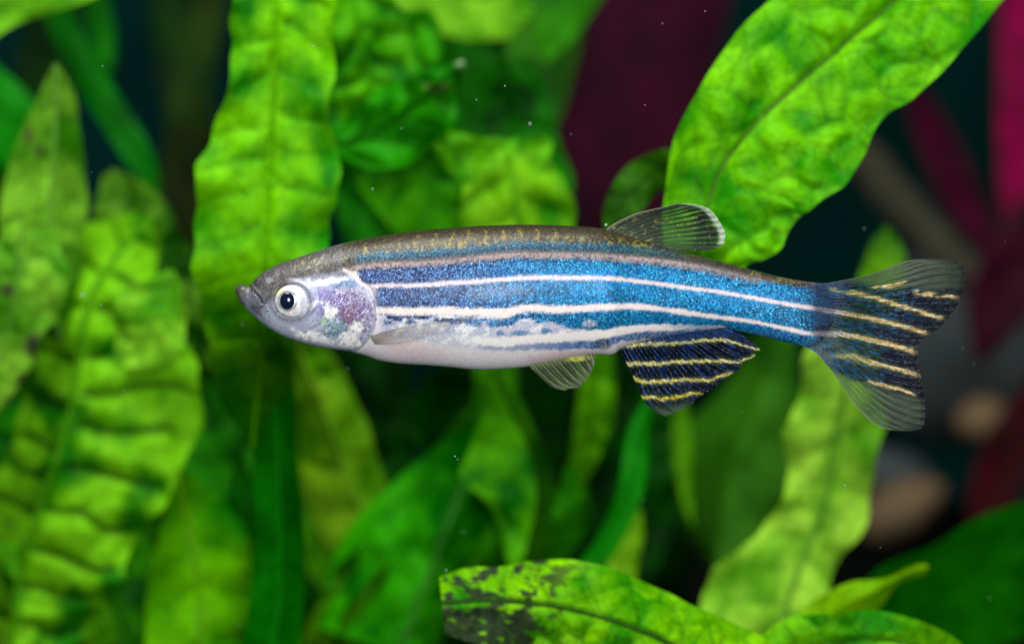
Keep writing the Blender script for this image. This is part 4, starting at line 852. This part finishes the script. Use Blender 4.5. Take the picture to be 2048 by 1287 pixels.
# anal fin
AY = [[(1243, 692), (1273, 689), (1301, 687), (1328, 687), (1355, 686), (1383, 683), (1410, 681), (1443, 679), (1476, 687), (1520, 700)], [(1250, 729), (1273, 726), (1314, 727), (1355, 723), (1396, 722), (1437, 722), (1478, 723), (1510, 711)],
      [(1264, 756), (1290, 763), (1314, 763), (1355, 760), (1396, 759), (1418, 761), (1437, 753), (1466, 745)], [(1282, 794), (1301, 793), (1328, 797), (1361, 793), (1383, 786), (1406, 786)]]
def anal_masks(X, Y):
    edge = sst(0, 1, (Y-np.interp(X, [1240, 1300, 1340, 1400, 1470], [770, 806, 804, 794, 760]))/22)
    return edge
def anal_col(X, Y, U, V):
    n = X.shape; col = np.zeros(n+(3,))+lin((14, 20, 40)); col = mixc(col, (18, 48, 110), sst(.5, .68, fbm((X-Y*.5)/7, Y/26, 250, 2))*(1-sst(735, 790, Y))*.7)
    a = np.full(n, .88); g = np.full(n, .5)
    top = 1-sst(0, 16, Y-np.interp(X, [1240, 1437], [688, 664])); col = mixc(col, (44, 84, 150), top*.6)
    e = anal_masks(X, Y); col = mixc(col, (40, 56, 46), e*.9); a = a*(1-e)+e*.5; g = g*(1-e)+e*.1
    for i, p in enumerate(AY):
        halo = band(X, Y, p, [7, 7, 6, 6], 2, 6, 20+i, 4, 5); col = mixc(col, (100, 120, 70), halo*.35)
        m = band(X, Y+2.2*np.abs(((V*15) % 1)-.5)*2-1.1, p, [3.8, 3.3, 3.0, 3.0, 2.2], 3.2, 4.2, 20+i, 1.3, 4)
        cc = np.zeros(n+(3,))+lin((224, 216, 150)); cc = mixc(cc, (206, 186, 40), np.full(n, [0, .15, .6, .9][i])); cc = mixc(cc, (235, 226, 205), sst(.6, .7, fbm(X/5, Y/5, 255, 2))*.7)
        col = mixc_arr(col, cc, m); a = a*(1-m)+m; g = g*(1-m)+m*.5
    return pack(col, a, g)
def anal_ray(X, Y, U, V):
    c, g = anal_col(X, Y, U, V); col = c[..., :3]; e = anal_masks(X, Y)
    alt = sst(.55, .68, vnoise(X/7+V*40, Y/7, 258)); col = mixc(col, (70, 120, 200), alt*.42*(col[..., 0] < .3)*(1-e)); col = mixc(col, (140, 150, 140), e*.6)
    return pack(col, np.maximum(c[..., 3], .7), g)
fin('anal_fin', [(1236, 684), (1290, 672), (1350, 662), (1400, 655), (1442, 652)],
    [(1331, 834), (1340, 829), (1352, 825), (1366, 818), (1388, 805), (1395, 796), (1426, 777), (1446, 760), (1466, 746), (1478, 738), (1489, 724), (1511, 711), (1503, 705), (1520, 699), (1509, 687), (1494, 676), (1478, 668)],
    [(1236, 684), (1243, 706), (1262, 744), (1273, 771), (1284, 796), (1297, 813), (1314, 826), (1331, 834)], [(1442, 652), (1458, 658), (1478, 668)],
    anal_col, 15, nu=160, nv=170, yf=lambda X, Y, U, V: -0.02+0.05*np.sin(V*4)*U, ridge=0.005, rr=(1.8, .9), rayf=anal_ray)

# dorsal fin
def dors_col(X, Y, U, V):
    n = X.shape; col = np.zeros(n+(3,))+lin((52, 78, 58)); a = np.full(n, .56); g = np.full(n, .15)
    st = sst(.45, .65, fbm(X/30, V*46, 260, 2)); col = mixc(col, (34, 44, 44), st*.7); a = a+.16*st
    bs = 1-sst(.0, .3, U); col = mixc(col, (86, 92, 70), bs*.6); a = a+bs*.2
    dk = sst(.70, .84, U)*(1-sst(.90, .94, U))*sst(.22, .4, V+.1); col = mixc(col, (16, 18, 24), dk*.9); a = a+dk*.45*sst(.3, .6, vnoise(V*60, U*3, 3))
    le = 1-sst(.015, .05, V); ld = sst(.02, .05, V)*(1-sst(.07, .12, V)); col = mixc(col, (22, 24, 40), ld*.85); a = a+ld*.4
    col = mixc(col, (190, 196, 170), le*.9); a = np.maximum(a, le*.95)
    me = sst(.91, .95, U)*(1-sst(.74, .86, V)); col = mixc(col, (196, 214, 198), me*.9); a = a*(1-me)+me*.85
    yl = sst(.70, .76, fbm(X/5, Y/5, 262, 2)); col = mixc(col, (170, 170, 90), yl*.6)
    return pack(col, a, g)
def dors_ray(X, Y, U, V):
    c, g = dors_col(X, Y, U, V); col = c[..., :3]; me = sst(.91, .95, U)*(1-sst(.74, .86, V))
    col = mixc(col, (18, 26, 26), sst(.3, .75, U)*(1-me)*.8); col = mixc(col, (104, 122, 104), (1-sst(.4, .6, U))*.5)
    return pack(col, np.maximum(c[..., 3], .55), g)
fin('dorsal_fin', [(1206, 466), (1230, 474), (1260, 484), (1290, 494), (1318, 502)], [(1372, 407), (1396, 410), (1416, 416), (1430, 428), (1441, 445), (1450, 463), (1450, 480), (1444, 490), (1431, 497), (1413, 501)],
    [(1206, 466), (1219, 453), (1245, 438), (1280, 424), (1326, 414), (1350, 408), (1372, 407)], [(1318, 502), (1345, 500), (1385, 501), (1413, 501)],
    dors_col, 13, nu=130, nv=150, yf=lambda X, Y, U, V: 0.05*U*np.sin(V*3.5), ridge=0.005, rr=(1.6, .9), rayf=dors_ray)

# pelvic fins
def pelv_col(X, Y, U, V):
    n = X.shape; col = np.zeros(n+(3,))+lin((92, 110, 72)); a = np.full(n, .38); g = np.full(n, .15)
    st = sst(.45, .6, fbm(X/30, V*24, 270, 2)); col = mixc(col, (44, 48, 40), st*.75); a = a+.2*st
    y = blob(X, Y, 1160, 716, 28, 6, -.1)*1.0; col = mixc(col, (190, 190, 60), y*.85); a = np.maximum(a, y*.85)
    ba = 1-sst(.0, .25, U); col = mixc(col, (150, 160, 120), ba*.6); a = a+ba*.2
    d = blob(X, Y, 1178, 720, 10, 22); col = mixc(col, (52, 40, 46), d*.7); a = a+d*.2
    return pack(col, a, g)
def pelv_ray(X, Y, U, V):
    c, g = pelv_col(X, Y, U, V); col = mixc(c[..., :3], (150, 165, 135), np.full(X.shape, .65)); return pack(col, np.maximum(c[..., 3], .62), g)
for fl in (1, -1):
    fin('pelvic_fin', [(1056, 728), (1090, 722), (1130, 714), (1165, 709), (1189, 706)], [(1130, 780), (1138, 776), (1156, 774), (1166, 765), (1176, 754), (1184, 738), (1189, 722)],
        [(1056, 728), (1066, 740), (1079, 752), (1101, 771), (1116, 777), (1130, 780)], [(1189, 706), (1190, 714), (1189, 722)],
        pelv_col, 8, nu=70, nv=90, yf=lambda X, Y, U, V, f=fl: -f*(0.085+0.04*U), ridge=0.004, rr=(1.3, .6), rayf=pelv_ray)

# pectoral fins
def pect_col(X, Y, U, V):
    n = X.shape; col = np.zeros(n+(3,))+lin((196, 182, 158)); a = np.full(n, .07)+.10*(1-sst(0, .3, U)); g = np.full(n, .1)
    st = sst(.4, .6, fbm(X/60, V*20, 280, 2)); col = mixc(col, (140, 118, 66), st*.9); a = a+.13*st*(1-.6*U)
    t = 1-sst(.03, .14, V); col = mixc(col, (140, 124, 92), t*.6); a = a+t*.3*(1-.7*U)
    return pack(col, a, g)
def pect_ray(X, Y, U, V):
    c, g = pect_col(X, Y, U, V); col = mixc(c[..., :3], (118, 96, 48), np.full(X.shape, .85)); return pack(col, .38-.30*U, g)
for fl in (1, -1):
    fin('pectoral_fin', [(742, 672), (745, 679), (752, 688)], [(962, 627), (950, 640), (915, 654), (872, 668), (830, 681)], [(742, 672), (775, 661), (810, 652), (863, 644), (915, 635), (962, 627)], [(752, 688), (780, 688), (805, 686), (830, 681)],
        pect_col, 7, nu=90, nv=70, yf=lambda X, Y, U, V, f=fl: f*(body_surface_y(X, Y)-0.012-0.07*np.sin(np.minimum(U*2.2, 1.57))), ridge=0.004, rr=(1.0, .5), rayf=pect_ray, branch=False)

# ------------------------------------------------------------------ specks drifting in the water
r = np.random.RandomState(77)
spots = [(627, 93, -0.6, 1.9), (205, 132, -.3, 1.4), (745, 378, .6, 2.0), (738, 700, .2, 2.2), (910, 912, .1, 2.2), (915, 918, .1, 1.5), (1690, 970, .3, 2.6), (1010, 172, .2, 1.6), (953, 200, .2, 1.4), (1212, 450, .05, 4), (165, 590, -1.5, 3.5), (1060, 248, .8, 3), (892, 1140, .9, 2.4)]
for i in range(70): spots.append((r.randint(0, 2048), r.randint(0, 1287), r.uniform(-2.5, 2.0), r.uniform(.5, 1.3)))
ico = bpy.data.meshes.new('tmp'); import bmesh
bm = bmesh.new(); bmesh.ops.create_icosphere(bm, subdivisions=1, radius=1.0); bv = np.array([v.co[:] for v in bm.verts]); bf = np.array([[v.index for v in f.verts] for f in bm.faces]); bm.free(); bpy.data.meshes.remove(ico)
VV, FF = [], []
for i, (x, y, d, rad) in enumerate(spots):
    VV.append(W(np.float64(x), np.float64(y), d)+bv*rad*K*np.array([1, 1, r.uniform(.7, 1.3)])); FF.append(bf+i*len(bv))
tag(mesh_obj('floating_debris', np.vstack(VV), np.vstack(FF), M_SPECK), kind='stuff')
